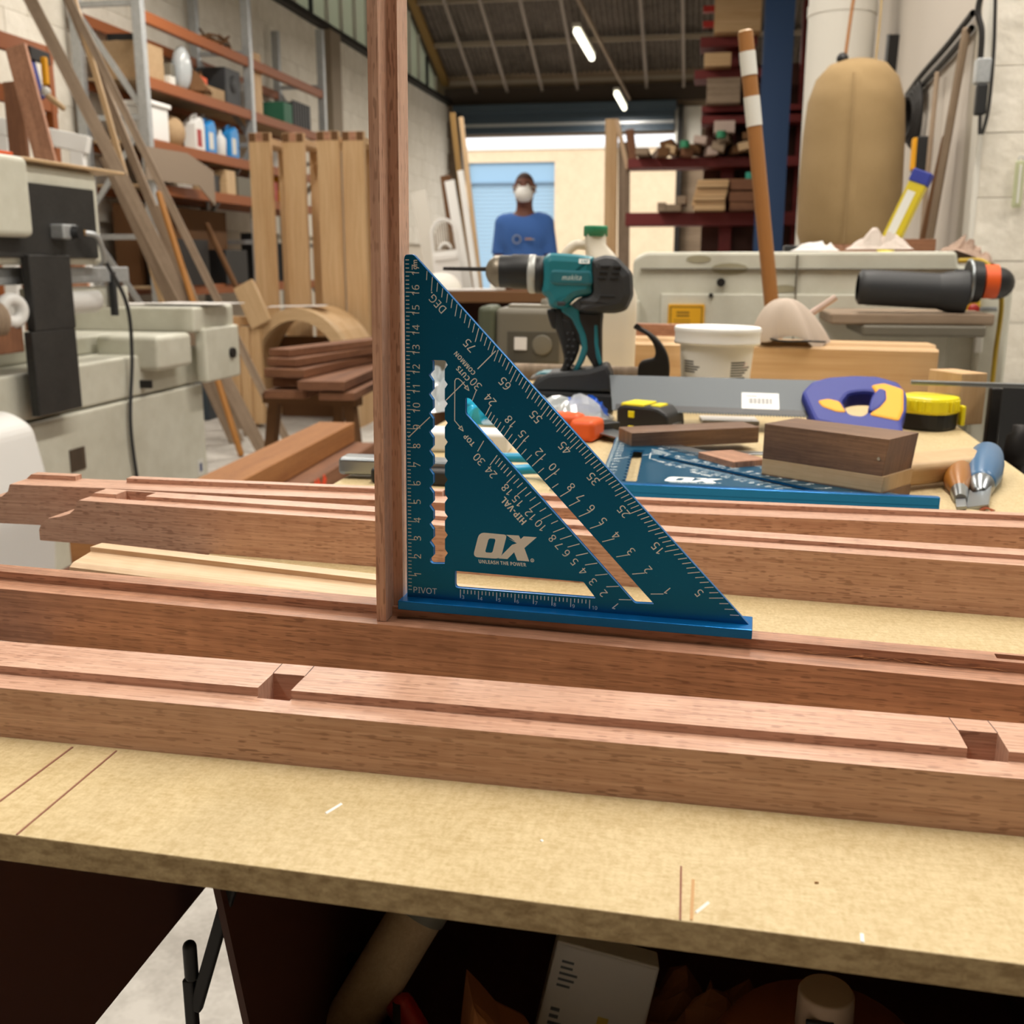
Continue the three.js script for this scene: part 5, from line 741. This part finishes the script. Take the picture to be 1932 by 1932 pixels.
{ // things along the partition wall
  const c = thing('wall_conduit', 'dark cables in a slanting run on the partition wall', 'cable', [0.89, 0, -5]); for (const dy of [0, 0.05]) part(c, 'cable_run', tube([[-0.01, 1.9 - dy, -0.6], [-0.01, 1.93 - dy, -0.3], [-0.01, 1.96 - dy, 0.3], [-0.01, 1.99 - dy, 0.68]], 0.012, 24, 8), M.iron);
  const k = thing('cable_coil', 'coil of dark cable hanging on the partition wall beside the dust bag', 'cable', [0.87, 1.66, -5.25]); for (let i = 0; i < 4; i++) part(k, 'coil', new THREE.TorusGeometry(0.1 - i * 0.012, 0.011, 8, 26).rotateY(Math.PI / 2 + 0.08 * i).scale(1, 1.35, 1).translate(-0.012 * i, 0.1, 0), M.iron);
  const b = thing('switch_box', 'yellow and black switch box on the partition wall', 'switch', [0.87, 1.52, -5.05]); part(b, 'box_body', boxAt(0, 0.06, 0, 0.06, 0.14, 0.12, 0.006), M.blackPlastic); part(b, 'yellow_cover', boxAt(-0.02, 0.06, 0.03, 0.05, 0.13, 0.05, 0.005), M.sawYellow);
  soloStrut('steel_tube', 'thin pale tube standing against the partition wall', 'tube', [0.84, 0, -4.8], [0.87, 1.88, -4.84], 0.02, 0.02, M.greyWood, undefined, 0.009); soloStrut('wooden_pole', 'brown wooden pole leaning on the partition wall near its corner', 'pole', [0.74, 0, -4.6], [0.87, 1.95, -4.35], 0.03, 0.03, M.greyWood, undefined, 0.013); soloStrut('wooden_pole', 'darker wooden pole leaning beside the brown pole', 'pole', [0.68, 0, -4.7], [0.86, 1.6, -4.5], 0.028, 0.028, M.bark, undefined, 0.012);
  soloStrut('dark_plank', 'short dark plank fixed high on the partition wall', 'plank', [0.88, 2.04, -6.2], [0.88, 2.27, -6.15], 0.06, 0.1, M.iron);
  const p = thing('socket', 'grey socket with a black plug on the wall corner', 'socket', [0.87, 1.7, -4.06]); part(p, 'socket_box', boxAt(0, 0.05, 0.02, 0.05, 0.08, 0.05, 0.006), M.galv); part(p, 'plug', boxAt(0, -0.04, 0.03, 0.035, 0.1, 0.04, 0.008), M.blackPlastic); part(p, 'plug_cable', tube([[0, -0.08, 0.04], [0.005, -0.16, 0.05], [0.02, -0.1, 0.05], [0.025, 0.1, 0.04], [0.015, 0.3, 0.03]], 0.006, 30, 8), M.iron); part(p, 'supply_cable', tube([[-0.01, 0.08, 0.02], [-0.015, 0.18, 0.02], [-0.03, 0.24, 0.01], [-0.02, 0.32, 0.02]], 0.01, 20, 8), M.iron);
  solo('top_cable', 'black cable hanging across the top of the block wall', 'cable', tube([[0.86, 1.985, -4.03], [0.95, 1.972, -4.02], [1.1, 1.982, -4.03], [1.3, 1.97, -4.03]], 0.006, 24, 8), M.iron);
  const t = thing('thermometer', 'pale green glass thermometer on the block wall', 'thermometer', [1.03, 1.39, -4.085]); part(t, 'backing', boxAt(0, 0, 0, 0.032, 0.155, 0.012, 0.006), paint(0xb7bb97, 0.5)); part(t, 'glass_tube', new THREE.CapsuleGeometry(0.004, 0.12, 6, 10).translate(0, 0, 0.009), M.label); part(t, 'hanging_loop', new THREE.TorusGeometry(0.008, 0.002, 8, 16).translate(0, 0.083, 0), M.galv);
  const d = thing('extract_duct', 'white round duct rising behind the dust bag', 'duct', [0.62, 0, -6.2]); part(d, 'pipe', cyl(0.17, 0.17, 4.2, 28).translate(0, 2.1, 0), M.whitePaint); for (const y of [1, 2.4, 3.8]) part(d, 'joint_band', cyl(0.175, 0.175, 0.05, 28).translate(0, y, 0), M.whitePaint);
}
{ // taped broom handle behind the bench
  const A = V(0.0545, 1.613, -2.55), B = V(0.1435, 1.024, -2.55), d = B.clone().sub(A).normalize(), end = A.clone().addScaledVector(d, 1.632);
  const o = thing('pole', 'taped wooden pole standing behind the pine beam', 'pole', [end.x, 0, -2.62]); const lo = V(0, 0, 0), hi = V(A.x - end.x, 1.613, 0.07), q = (t) => lo.clone().lerp(hi, t).toArray();
  rod(o, 'shaft', q(0), q(1), 0.017, 0.0165, paint(0x9c6a38, 0.5), 8); rod(o, 'tape', q(0.945), q(0.975), 0.0178, 0.0178, M.label, 14); rod(o, 'tape', q(0.88), q(0.918), 0.0178, 0.0178, M.label, 14); rod(o, 'pole_end', q(1), q(1.002), 0.0165, 0.012, M.maple, 14);
}
// ---------------------------------------------------------------- far end: cantilever rack, column, leaning mouldings, bench behind
{
  const o = thing('cantilever_rack', 'red cantilever rack full of timber in front of the roller door', 'rack', [-0.2, 0, -12.6]);
  const at = (x) => x + 0.2;
  for (const [x, h] of [[0.95, 3.9], [0.15, 3.9]]) part(o, 'column', span(at(x) - 0.07, at(x) + 0.07, 0, h, -0.2, -0.4, 0.006), M.redSteel);
  for (const [y0, y1, x0, x1] of [[2.17, 2.27, -0.95, 1.2], [1.55, 1.69, -0.96, 1.2], [0.9, 1.0, -0.9, 1.2], [2.62, 2.7, -0.16, 1.2], [2.74, 2.8, -0.16, 1.2], [3.08, 3.17, -0.25, 0.55], [3.4, 3.5, -0.2, 0.4]]) part(o, 'arm', span(at(x0), at(x1), y0, y1, 0.1, -0.35, 0.006), M.redSteel);
  for (const y of [3.6, 3.75]) part(o, 'arm_clip', span(at(-0.18), at(-0.06), y, y + 0.06, 0.1, 0, 0.004), M.redDot);
  part(o, 'back_sheet', span(at(-0.12), at(1.4), 0.3, 3.3, -0.45, -0.5), M.brownPaint);
}
{
  const G = 'timber ends on the red rack', z = -12.35; let i = 0; const rows = [
    [-0.17, 0.16, 1.965, 2.005, 'topmost pale board of the short stack'], [-0.18, 0.155, 1.925, 1.962, 'second pale board of the short stack'], [-0.19, 0.15, 1.875, 1.915, 'third pale board of the short stack'], [-0.2, 0.14, 1.835, 1.872, 'fourth pale board of the short stack'], [-0.21, 0.13, 1.79, 1.83, 'fifth pale board of the short stack'], [-0.22, 0.13, 1.745, 1.785, 'sixth pale board of the short stack'], [-0.2, 0.13, 1.695, 1.742, 'lowest pale board of the short stack']];
  for (const [x0, x1, y0, y1, l] of rows) { i++; solo('stacked_board', l + ' on the red rack', 'board', box(x1 - x0, y1 - y0, 0.9, 0.003), M.pine, [(x0 + x1) / 2, (y0 + y1) / 2, z - 0.2 + (i % 3) * 0.02], null, G); }
  for (const [x0, x1, y0, y1, l] of [[0.17, 0.43, 1.9, 2.01, 'upper orange brown plank beside the short stack'], [0.17, 0.43, 1.78, 1.88, 'middle orange brown plank beside the short stack'], [0.18, 0.6, 1.695, 1.77, 'lowest orange brown plank beside the short stack']]) solo('stacked_plank', l, 'plank', box(x1 - x0, y1 - y0, 0.9, 0.003), M.sapele, [(x0 + x1) / 2, (y0 + y1) / 2, z - 0.2], null, G);
  for (const [x, y, w, h, l] of [[-0.42, 1.73, 0.16, 0.07, 'dim brown block left of the short stack on the red rack'], [-0.34, 1.81, 0.1, 0.08, 'small brown block on the dim block'], [-0.55, 1.74, 0.09, 0.09, 'small block at the left end of the middle arm']]) solo('timber_block', l, 'block', box(w, h, 0.7, 0.003), M.greyWood, [x, y, z - 0.25], null, G);
  // loose ends lying on the upper arm, all alike at this distance
  const mats = [M.greyWood, M.bark, M.maple, M.sapele, M.bark, M.pink]; const spots = [[-0.78, 2.32], [-0.6, 2.31], [-0.45, 2.34], [-0.33, 2.31], [-0.2, 2.35], [-0.08, 2.32], [0.05, 2.36], [0.2, 2.33], [0.33, 2.36], [0.48, 2.34], [-0.5, 2.4], [-0.15, 2.43], [0.12, 2.44], [0.4, 2.46]];
  const NTH = ['first', 'third', 'fourth', 'sixth', 'seventh', 'ninth', 'tenth', 'eleventh', 'twelfth', 'thirteenth', 'fifth', 'eighth', 'raised', 'topmost'].map((n, k) => k === 1 ? 'second' : n);
  spots.forEach(([x, y], k) => solo('timber_offcut', NTH[k] + ' loose timber end from the left on the red rack', 'offcut', box(rr(0.09, 0.14), rr(0.06, 0.09), rr(0.5, 0.8), 0.003), mats[k % 6], [x, y, z - 0.25], [0, rr(-0.2, 0.2), rr(-0.25, 0.25)], 'loose timber ends on the red rack'));
  for (const [x, y, m, l] of [[-0.32, 2.38, M.greenCap, 'green tin lying among the loose timber ends'], [0.06, 2.47, M.greenCap, 'green tub standing above the loose timber ends'], [0.38, 2.045, paint(0x2f9b86, 0.5), 'flat green case on the upper orange brown plank']]) solo('green_tin', l, 'tin', cyl(0.05, 0.05, 0.07, 16), m, [x, y, -12.2]);
  for (const [x0, x1, y0, y1, m, l] of [[-0.06, 0.42, 3.5, 3.95, M.pine, 'large pale panel standing on the top arm of the red rack'], [-0.15, 0.13, 3.17, 3.3, M.pine, 'pale box on the red arm under the large panel'], [-0.11, 0.24, 2.8, 3.05, M.greyWood, 'brown carton under the pale box on the red rack'], [-0.02, 0.2, 2.5, 2.62, M.pink, 'pinkish block high on the red rack']]) solo('stored_panel', l, 'panel', box(x1 - x0, y1 - y0, 0.35, 0.004), m, [(x0 + x1) / 2, (y0 + y1) / 2, -12.45]);
  soloStrut('timber_post', 'pale timber post standing left of the red rack before the door', 'post', [-1.16, 0, -13], [-1.18, 2.75, -13], 0.14, 0.1, M.pine, undefined, 0.004); soloStrut('timber_post', 'brown timber post right beside the pale post', 'post', [-0.99, 0, -13.05], [-1.035, 2.5, -13.05], 0.13, 0.1, M.greyWood, undefined, 0.004); soloStrut('timber_post', 'short pale lath leaning over the tops of the two posts', 'post', [-0.98, 2.2, -12.95], [-1.12, 2.74, -12.95], 0.05, 0.03, M.pale); soloStrut('timber_post', 'orange brown stub standing right of the posts', 'post', [-0.9, 2.25, -12.7], [-0.95, 2.6, -12.7], 0.09, 0.06, M.sapele);
  solo('white_board', 'white board hung on the far wall beside the roller door', 'board', boxAt(0, 0, 0, 0.5, 0.75, 0.03, 0.004), M.whitePaint, [-0.52, 3.7, -21.94]);
}
solo('steel_column', 'blue painted steel column at the end of the partition wall', 'column', extrude([[-0.13, -0.13], [0.13, -0.13], [0.13, -0.11], [0.012, -0.11], [0.012, 0.11], [0.13, 0.11], [0.13, 0.13], [-0.13, 0.13], [-0.13, 0.11], [-0.012, 0.11], [-0.012, -0.11], [-0.13, -0.11]], 6.2).rotateX(-Math.PI / 2), M.blueSteel, [0.53, 0, -10.8], [0, 0, 0]);
// mouldings and an arched fanlight leaning by the door
{
  const G = 'white mouldings leaning beyond the square';
  soloStrut('white_moulding', 'broad white board leaning beside the post at half height', 'moulding', [-2.2, 0, -9.4], [-2.6, 1.76, -9.7], 0.14, 0.03, M.whitePaint, G); soloStrut('white_moulding', 'pale narrow board leaning behind the arched fanlight', 'moulding', [-2.05, 0, -9.9], [-2.41, 1.88, -10.1], 0.09, 0.03, M.cleanWhite, G); soloStrut('white_moulding', 'long white moulding leaning along the left side of the doorway', 'moulding', [-1.95, 0.2, -9.6], [-2.26, 1.95, -9.9], 0.05, 0.03, M.cleanWhite, G); soloStrut('timber_moulding', 'tall tan moulding leaning up to the shutter', 'moulding', [-2.1, 0.2, -10], [-2.42, 2.5, -10.3], 0.05, 0.03, M.ocher, G); soloStrut('timber_moulding', 'second tall tan moulding right of the first', 'moulding', [-2.02, 0.2, -10], [-2.34, 2.46, -10.3], 0.04, 0.03, M.maple, G); soloStrut('dark_board', 'dark brown board leaning between the white mouldings', 'board', [-2.2, 0, -10.2], [-2.52, 1.95, -10.4], 0.1, 0.03, M.bark, G);
  const o = thing('fanlight', 'white arched fanlight frame with curved bars leaning by the door', 'fanlight', [-2.25, 1.12, -9.3]); o.rotation.set(-0.15, 0.1, 0.12); const out = [], inn = []; for (let i = 0; i <= 20; i++) { const a = Math.PI * i / 20; out.push([0.12 * Math.cos(a), 0.26 + 0.14 * Math.sin(a)]); inn.push([0.095 * Math.cos(a), 0.26 + 0.112 * Math.sin(a)]); }
  part(o, 'arched_frame', extrude([[0.12, -1.08], ...out, [-0.12, -1.08]], 0.03, 0.003, [[[0.095, 0.12], ...inn, [-0.095, 0.12]].reverse()]), M.cleanWhite); for (let k = -4; k <= 4; k++) part(o, 'bar', boxAt(k * 0.02, 0.12 + 0.12 * Math.sqrt(1 - (k / 5.2) ** 2), 0.012, 0.008, 0.24 * Math.sqrt(1 - (k / 5.2) ** 2), 0.01), M.greyWood); part(o, 'inner_arch', new THREE.TorusGeometry(0.05, 0.014, 8, 20, Math.PI).translate(0, 0.13, 0.02), M.cleanWhite); part(o, 'sill', boxAt(0, 0.06, 0.02, 0.2, 0.05, 0.05, 0.006), M.cleanWhite);
}
{ // bench behind, loaded with odds and ends
  const o = thing('side_bench', 'dark cluttered bench beyond the workbench', 'bench', [-0.98, 0, -5.1], 0.05); part(o, 'bench_top', boxAt(0, 0.98, 0, 0.78, 0.05, 0.6, 0.004), M.bark); part(o, 'shelf', boxAt(0, 0.55, 0, 0.74, 0.04, 0.55), M.bark); part(o, 'back_panel', boxAt(0, 0.5, -0.28, 0.74, 0.98, 0.02), M.brownPaint); for (const [x, z] of [[-0.33, 0.24], [0.33, 0.24], [-0.33, -0.24], [0.33, -0.24]]) part(o, 'leg', boxAt(x, 0.48, z, 0.08, 0.96, 0.08), M.bark);
  solo('plaster_block', 'white plaster casting heaped on the cluttered bench', 'casting', new THREE.SphereGeometry(0.1, 16, 10, 0, 7, 0, Math.PI / 2).scale(1, 0.8, 0.8).toNonIndexed(), M.whitePaint, [-1.24, 1.006, -5.0]); solo('paper_sheet', 'white paper on the front of the cluttered bench', 'paper', boxAt(0, 0, 0, 0.3, 0.006, 0.2), M.paper, [-1.12, 1.01, -4.9], [0, 0.3, 0]); carton('small blue white packet on the cluttered bench left of the drill chuck', -0.96, 1.006, -4.95, 0.07, 0.06, 0.06, 0.2, M.label, 'packet'); carton('grey tool case on the shelf of the cluttered bench', -1.06, 0.572, -5.0, 0.42, 0.2, 0.35, 0, M.drabGrey, 'tool_case'); carton('brown offcut box on the shelf beside the grey tool case', -0.82, 0.572, -5.02, 0.14, 0.28, 0.3, 0, M.greyWood, 'offcut_box'); solo('sapele_offcut', 'reddish offcut lying on the cluttered bench beside the packet', 'offcut', box(0.12, 0.05, 0.1, 0.003), M.sapele, [-0.86, 1.03, -5.0], [0, 0.5, 0]);
}
// ---------------------------------------------------------------- under the bench
{
  solo('black_crate', 'black plastic crate rim showing under the bench beside the tube', 'crate', merge(boxAt(0, 0.04, 0.06, 0.1, 0.08, 0.006), boxAt(-0.05, 0.04, 0, 0.006, 0.08, 0.12), boxAt(0.05, 0.04, 0, 0.006, 0.08, 0.12), boxAt(0, 0.003, 0, 0.1, 0.006, 0.12), boxAt(0, 0.04, -0.06, 0.1, 0.08, 0.006)), M.blackPlastic, [-0.27, 0.472, -0.7], [0, 0.3, 0]);
  const t = thing('cardboard_tube', 'cardboard tube with a grey end band leaning under the bench', 'tube', [-0.275, 0.5, -0.70]); rod(t, 'tube', [0, 0, 0], [0.075, 0.13, -0.06], 0.022, 0.022, M.card, 24); rod(t, 'end_band', [0.062, 0.107, -0.05], [0.078, 0.135, -0.062], 0.0235, 0.0235, M.drabGrey, 24);
  soloStrut('red_tool_handle', 'red tool handle lying in the dark under the bench', 'handle', [-0.16, 0.485, -0.68], [-0.225, 0.55, -0.72], 0.022, 0.022, M.redDot, undefined, 0.009);
  solo('paper_bag', 'crumpled brown paper bag with a pointed top under the bench', 'bag', extrude([[-0.03, 0], [-0.034, 0.06], [-0.028, 0.112], [-0.018, 0.1], [-0.004, 0.078], [0.018, 0.062], [0.034, 0.03], [0.036, 0]], 0.05, 0.008), paint(0xa0622f, 0.85), [-0.142, 0.472, -0.74], [0.05, 0.35, 0]);
  const lt = printTex(128, 96, (x, w, h) => { x.fillStyle = '#cfc8c0'; x.fillRect(0, 0, w, h); greyLines(x, 8, 12, 24, 5, 5, 2); greyLines(x, 8, 52, 18, 4, 6, 3); x.fillStyle = '#c9a94a'; x.fillRect(70, 50, 14, 14); });
  const w = thing('packet', 'white printed packet standing under the bench', 'packet', [-0.08, 0.478, -0.76]); w.rotation.set(-0.2, 0.1, -0.2); part(w, 'sleeve', boxAt(0, 0.05, 0, 0.085, 0.1, 0.03, 0.002), paint(0xcfc8c0, 0.8)); part(w, 'print', new THREE.PlaneGeometry(0.08, 0.095).translate(0, 0.05, 0.0156), mat({ map: lt, roughness: 0.8 }));
  solo('kraft_paper', 'wavy sheet of brown paper lying under the bench', 'paper', crumple(0.16, 0.12, 0.07, 14, 81), paint(0x7d4c28, 0.9, { side: THREE.DoubleSide }), [0.01, 0.475, -0.78]);
  const c = thing('canister', 'brown canister with a beige cap under the bench', 'canister', [0.107, 0.472, -0.73]); part(c, 'body', lathe([[0, 0], [0.085, 0], [0.09, 0.01], [0.09, 0.05], [0.07, 0.078], [0.028, 0.088], [0.022, 0.09], [0, 0.09]], 32), paint(0x9a5a30, 0.6)); const cap = part(c, 'cap', lathe([[0, 0.121], [0.0185, 0.121], [0.0205, 0.118], [0.0215, 0.088], [0, 0.088]], 28), paint(0xc7ab90, 0.6)); part(cap, 'cap_window', boxAt(-0.006, 0.104, 0.021, 0.02, 0.01, 0.004, 0.001), M.darkGrey);
  const bt = printTex(96, 64, (x, W, h) => { x.fillStyle = '#d9d3c8'; x.fillRect(0, 0, W, h); x.fillStyle = '#222'; for (let i = 0; i < 14; i++) x.fillRect(10 + i * 4, 14, 1 + (i * 5) % 3, 22); x.font = '12px sans-serif'; x.fillText('wm', 70, 20); });
  const bl = thing('barcode_box', 'small pale box with a bar code under the bench', 'box', [0.035, 0.472, -0.66]); bl.rotation.set(-0.3, -0.1, 0.2); part(bl, 'box_body', boxAt(0, 0.024, 0, 0.04, 0.05, 0.012, 0.004), M.label); part(bl, 'label', new THREE.PlaneGeometry(0.038, 0.046).translate(0, 0.024, 0.0063), mat({ map: bt, roughness: 0.7 }));
  const f = thing('clamp_bar', 'black metal clamp bar with a forked top standing under the bench', 'clamp', [-0.334, 0, -0.6]); part(f, 'bar', boxAt(-0.001, 0.33, 0, 0.008, 0.62, 0.008, 0.002), M.iron); part(f, 'rounded_tip', new THREE.CapsuleGeometry(0.0048, 0.022, 6, 12).translate(0.001, 0.653, 0), M.iron); strut(f, 'fork', [0.002, 0.615, 0], [0.038, 0.725, 0], 0.009, 0.007, M.iron, 0.002);
}
// ---------------------------------------------------------------- man standing in the hall before the open door
function sdfMesh(f, lo, hi, N) {
  const mc = new MarchingCubes(N, undefined, false, false, 400000); mc.isolation = 0; let k = 0;
  for (let z = 0; z < N; z++) for (let y = 0; y < N; y++) for (let x = 0; x < N; x++) mc.field[k++] = -f(lo[0] + (hi[0] - lo[0]) * x / N, lo[1] + (hi[1] - lo[1]) * y / N, lo[2] + (hi[2] - lo[2]) * z / N);
  mc.update(); const n = mc.count, p = new Float32Array(n * 3); for (let i = 0; i < n; i++) for (let a = 0; a < 3; a++) p[i * 3 + a] = lo[a] + (mc.positionArray[i * 3 + a] + 1) / 2 * (hi[a] - lo[a]);
  const g = new THREE.BufferGeometry(); g.setAttribute('position', new THREE.BufferAttribute(p, 3)); const m = mergeVertices(g, 1e-5); m.computeVertexNormals(); return m;
}
const smin = (a, b, k) => { const h = Math.max(k - Math.abs(a - b), 0) / k; return Math.min(a, b) - h * h * k * 0.25; };
function cap(x, y, z, a, b, ra, rb, sz = 1) { const bx = b[0] - a[0], by = b[1] - a[1], bz = (b[2] - a[2]) / sz, px = x - a[0], py = y - a[1], pz = (z - a[2]) / sz, t = clamp((px * bx + py * by + pz * bz) / (bx * bx + by * by + bz * bz + 1e-12)); return Math.hypot(px - bx * t, py - by * t, pz - bz * t) - (ra + (rb - ra) * t); }
{
  const o = thing('person', 'man in a blue T-shirt and a white dust mask standing before the open door', 'person', [-1.35, 0, -8], 0.05);
  const skin = paint(0x6a3f30, 0.6), tee = paint(0x3c66ad, 0.9), jeans = paint(0x23262e, 0.9);
  const torso = (x, y, z, e = 0) => { let d = cap(x, y, z, [-0.07, 1.02, 0], [0.07, 1.02, 0], 0.115, 0.115, 0.75); d = smin(d, cap(x, y, z, [0, 1.05, 0], [0, 1.3, 0], 0.135, 0.145, 0.66), 0.06); d = smin(d, Math.min(cap(Math.abs(x), y, z, [0, 1.455, -0.01], [0.13, 1.415, 0], 0.045, 0.06)), 0.06); return smin(d, cap(x, y, z, [-0.07, 1.34, 0.02], [0.07, 1.34, 0.02], 0.1, 0.1, 0.75), 0.05) - e; };
  const SH = [0.152, 1.405, 0], EL = [0.195, 1.13, -0.02], WR = [0.2, 0.9, 0.1];
  const arm = (x, y, z, e = 0) => smin(cap(x, y, z, SH, EL, 0.056 + e, 0.043 + e), cap(x, y, z, EL, WR, 0.043 + e, 0.029 + e), 0.02);
  const HP = [0.09, 0.95, 0], KN = [0.1, 0.52, 0.02], AN = [0.105, 0.09, -0.02];
  const leg = (x, y, z, e = 0) => smin(cap(x, y, z, HP, KN, 0.095 + e, 0.06 + e), cap(x, y, z, KN, AN, 0.06 + e, 0.04 + e), 0.03);
  const head = (x, y, z) => { let d = Math.hypot(x / 0.072, (y - 1.672) / 0.1, (z + 0.005) / 0.098) * 0.085 - 0.085; d = smin(d, cap(x, y, z, [0, 1.6, 0.03], [0, 1.575, 0.055], 0.05, 0.036), 0.04); d = smin(d, cap(x, y, z, [0, 1.665, 0.09], [0, 1.632, 0.108], 0.01, 0.016), 0.02); return smin(d, cap(Math.abs(x), y, z, [0.072, 1.675, -0.01], [0.069, 1.638, 0], 0.016, 0.011), 0.012); };
  const neck = (x, y, z) => cap(x, y, z, [0, 1.43, -0.015], [0, 1.6, 0.0], 0.062, 0.056);
  const figure = sdfMesh((x, y, z) => { const ax = Math.abs(x); let d = torso(x, y, z); d = smin(d, neck(x, y, z), 0.04); d = smin(d, arm(ax, y, z), 0.03); d = smin(d, leg(ax, y, z), 0.04); return smin(d, cap(ax, y, z, [0.105, 0.035, -0.05], [0.115, 0.03, 0.14], 0.04, 0.032), 0.03); }, [-0.34, -0.02, -0.24], [0.34, 1.62, 0.24], 96);
  const hd = sdfMesh((x, y, z) => smin(head(x, y, z), neck(x, y, z), 0.03), [-0.13, 1.5, -0.15], [0.13, 1.8, 0.15], 64);
  const hand = (s) => sdfMesh((x, y, z) => { const q = x * s; let d = cap(q, y, z, [0.2, 0.9, 0.1], [0.197, 0.85, 0.125], 0.029, 0.03, 0.9); d = smin(d, cap(q, y, z, [0.195, 0.84, 0.12], [0.193, 0.815, 0.14], 0.03, 0.027), 0.02);
    const fz = [0.168, 0.148, 0.128, 0.110], fl = [0.066, 0.074, 0.07, 0.056]; for (let i = 0; i < 4; i++) { const a = [0.198, 0.812, fz[i]], b = [0.186, 0.812 - fl[i] * 0.6, fz[i] + 0.004], c = [0.168, 0.812 - fl[i], fz[i] + 0.006]; d = smin(d, Math.min(cap(q, y, z, a, b, 0.0095, 0.0085), cap(q, y, z, b, c, 0.0085, 0.0075)), 0.006); }
    return smin(d, smin(cap(q, y, z, [0.19, 0.855, 0.145], [0.172, 0.822, 0.178], 0.012, 0.0105), cap(q, y, z, [0.172, 0.822, 0.178], [0.16, 0.795, 0.184], 0.0105, 0.009), 0.006), 0.01); }, s > 0 ? [0.13, 0.72, 0.06] : [-0.25, 0.72, 0.06], s > 0 ? [0.25, 0.94, 0.21] : [-0.13, 0.94, 0.21], 56);
  const strip = (g) => { const k = g.toNonIndexed(); return k; };
  part(o, 'body', mergeGeometries([figure, hd, hand(1), hand(-1)].map(strip)), skin);
  part(o, 't_shirt', sdfMesh((x, y, z) => { const ax = Math.abs(x), folds = 0.003 * Math.sin(y * 38 + x * 16); let d = smin(torso(x, y, z, 0.014 + folds), Math.max(cap(ax, y, z, SH, EL, 0.066, 0.06), 1.2 - y), 0.025); d = Math.max(d, 0.93 - y, -(Math.hypot(x / 1.15, (y - 1.52), z) - 0.085)); return d; }, [-0.34, 0.88, -0.24], [0.34, 1.56, 0.24], 80), tee);
  part(o, 'trousers', sdfMesh((x, y, z) => { const ax = Math.abs(x); let d = smin(leg(ax, y, z, 0.016), cap(x, y, z, [-0.07, 1.0, 0], [0.07, 1.0, 0], 0.122, 0.122, 0.8), 0.05); return Math.max(d, y - 1.03, 0.06 - y); }, [-0.3, 0.02, -0.2], [0.3, 1.08, 0.2], 72), jeans);
  for (const s of [-1, 1]) { part(o, 'shoe', sdfMesh((x, y, z) => Math.max(smin(cap(x * s, y, z, [0.105, 0.05, -0.06], [0.118, 0.04, 0.16], 0.055, 0.045), cap(x * s, y, z, [0.105, 0.05, -0.05], [0.105, 0.1, -0.03], 0.055, 0.05), 0.03), 0.002 - y), s > 0 ? [0.02, -0.01, -0.16] : [-0.2, -0.01, -0.16], s > 0 ? [0.2, 0.16, 0.24] : [-0.02, 0.16, 0.24], 40), M.iron); part(o, 'eye', new THREE.SphereGeometry(0.011, 12, 8).translate(0.031 * s, 1.676, 0.078), M.label); part(o, 'eyebrow', boxAt(0.032 * s, 1.7, 0.086, 0.035, 0.006, 0.008, 0.002), M.iron); }
  const mk = part(o, 'dust_mask', sdfMesh((x, y, z) => Math.max(Math.abs(Math.hypot(x / 0.062, (y - 1.618) / 0.06, (z - 0.045) / 0.092) * 0.07 - 0.07) - 0.004, 0.03 - z), [-0.09, 1.53, 0.02], [0.09, 1.7, 0.16], 44), M.cleanWhite); for (const dy of [0, 0.03]) part(mk, 'strap', new THREE.TorusGeometry(0.088, 0.003, 6, 30).rotateX(Math.PI / 2).scale(1, 1, 1.12).translate(0, 1.635 + dy, -0.005), M.whitePaint);
  part(o, 'shaved_hair', sdfMesh((x, y, z) => Math.max(Math.hypot(x / 0.073, (y - 1.672) / 0.101, (z + 0.006) / 0.099) * 0.085 - 0.0855, 1.70 + z * 0.35 - y), [-0.1, 1.62, -0.13], [0.1, 1.8, 0.13], 44), paint(0x3a251d, 0.8));
  const pr = part(o, 'shirt_print', new THREE.TorusGeometry(0.028, 0.005, 6, 24).translate(-0.04, 1.3, 0.134), paint(0x8b95a8, 0.9)); part(pr, 'print_text', boxAt(0.045, 1.303, 0.136, 0.05, 0.012, 0.004), paint(0xb08a68, 0.9)); part(pr, 'print_text', boxAt(0.075, 1.3, 0.134, 0.03, 0.008, 0.004), paint(0x9aa0a8, 0.9));
}
scene.traverse((o) => { if (o.isLight) o.castShadow = true; });
renderer.render(scene, camera);
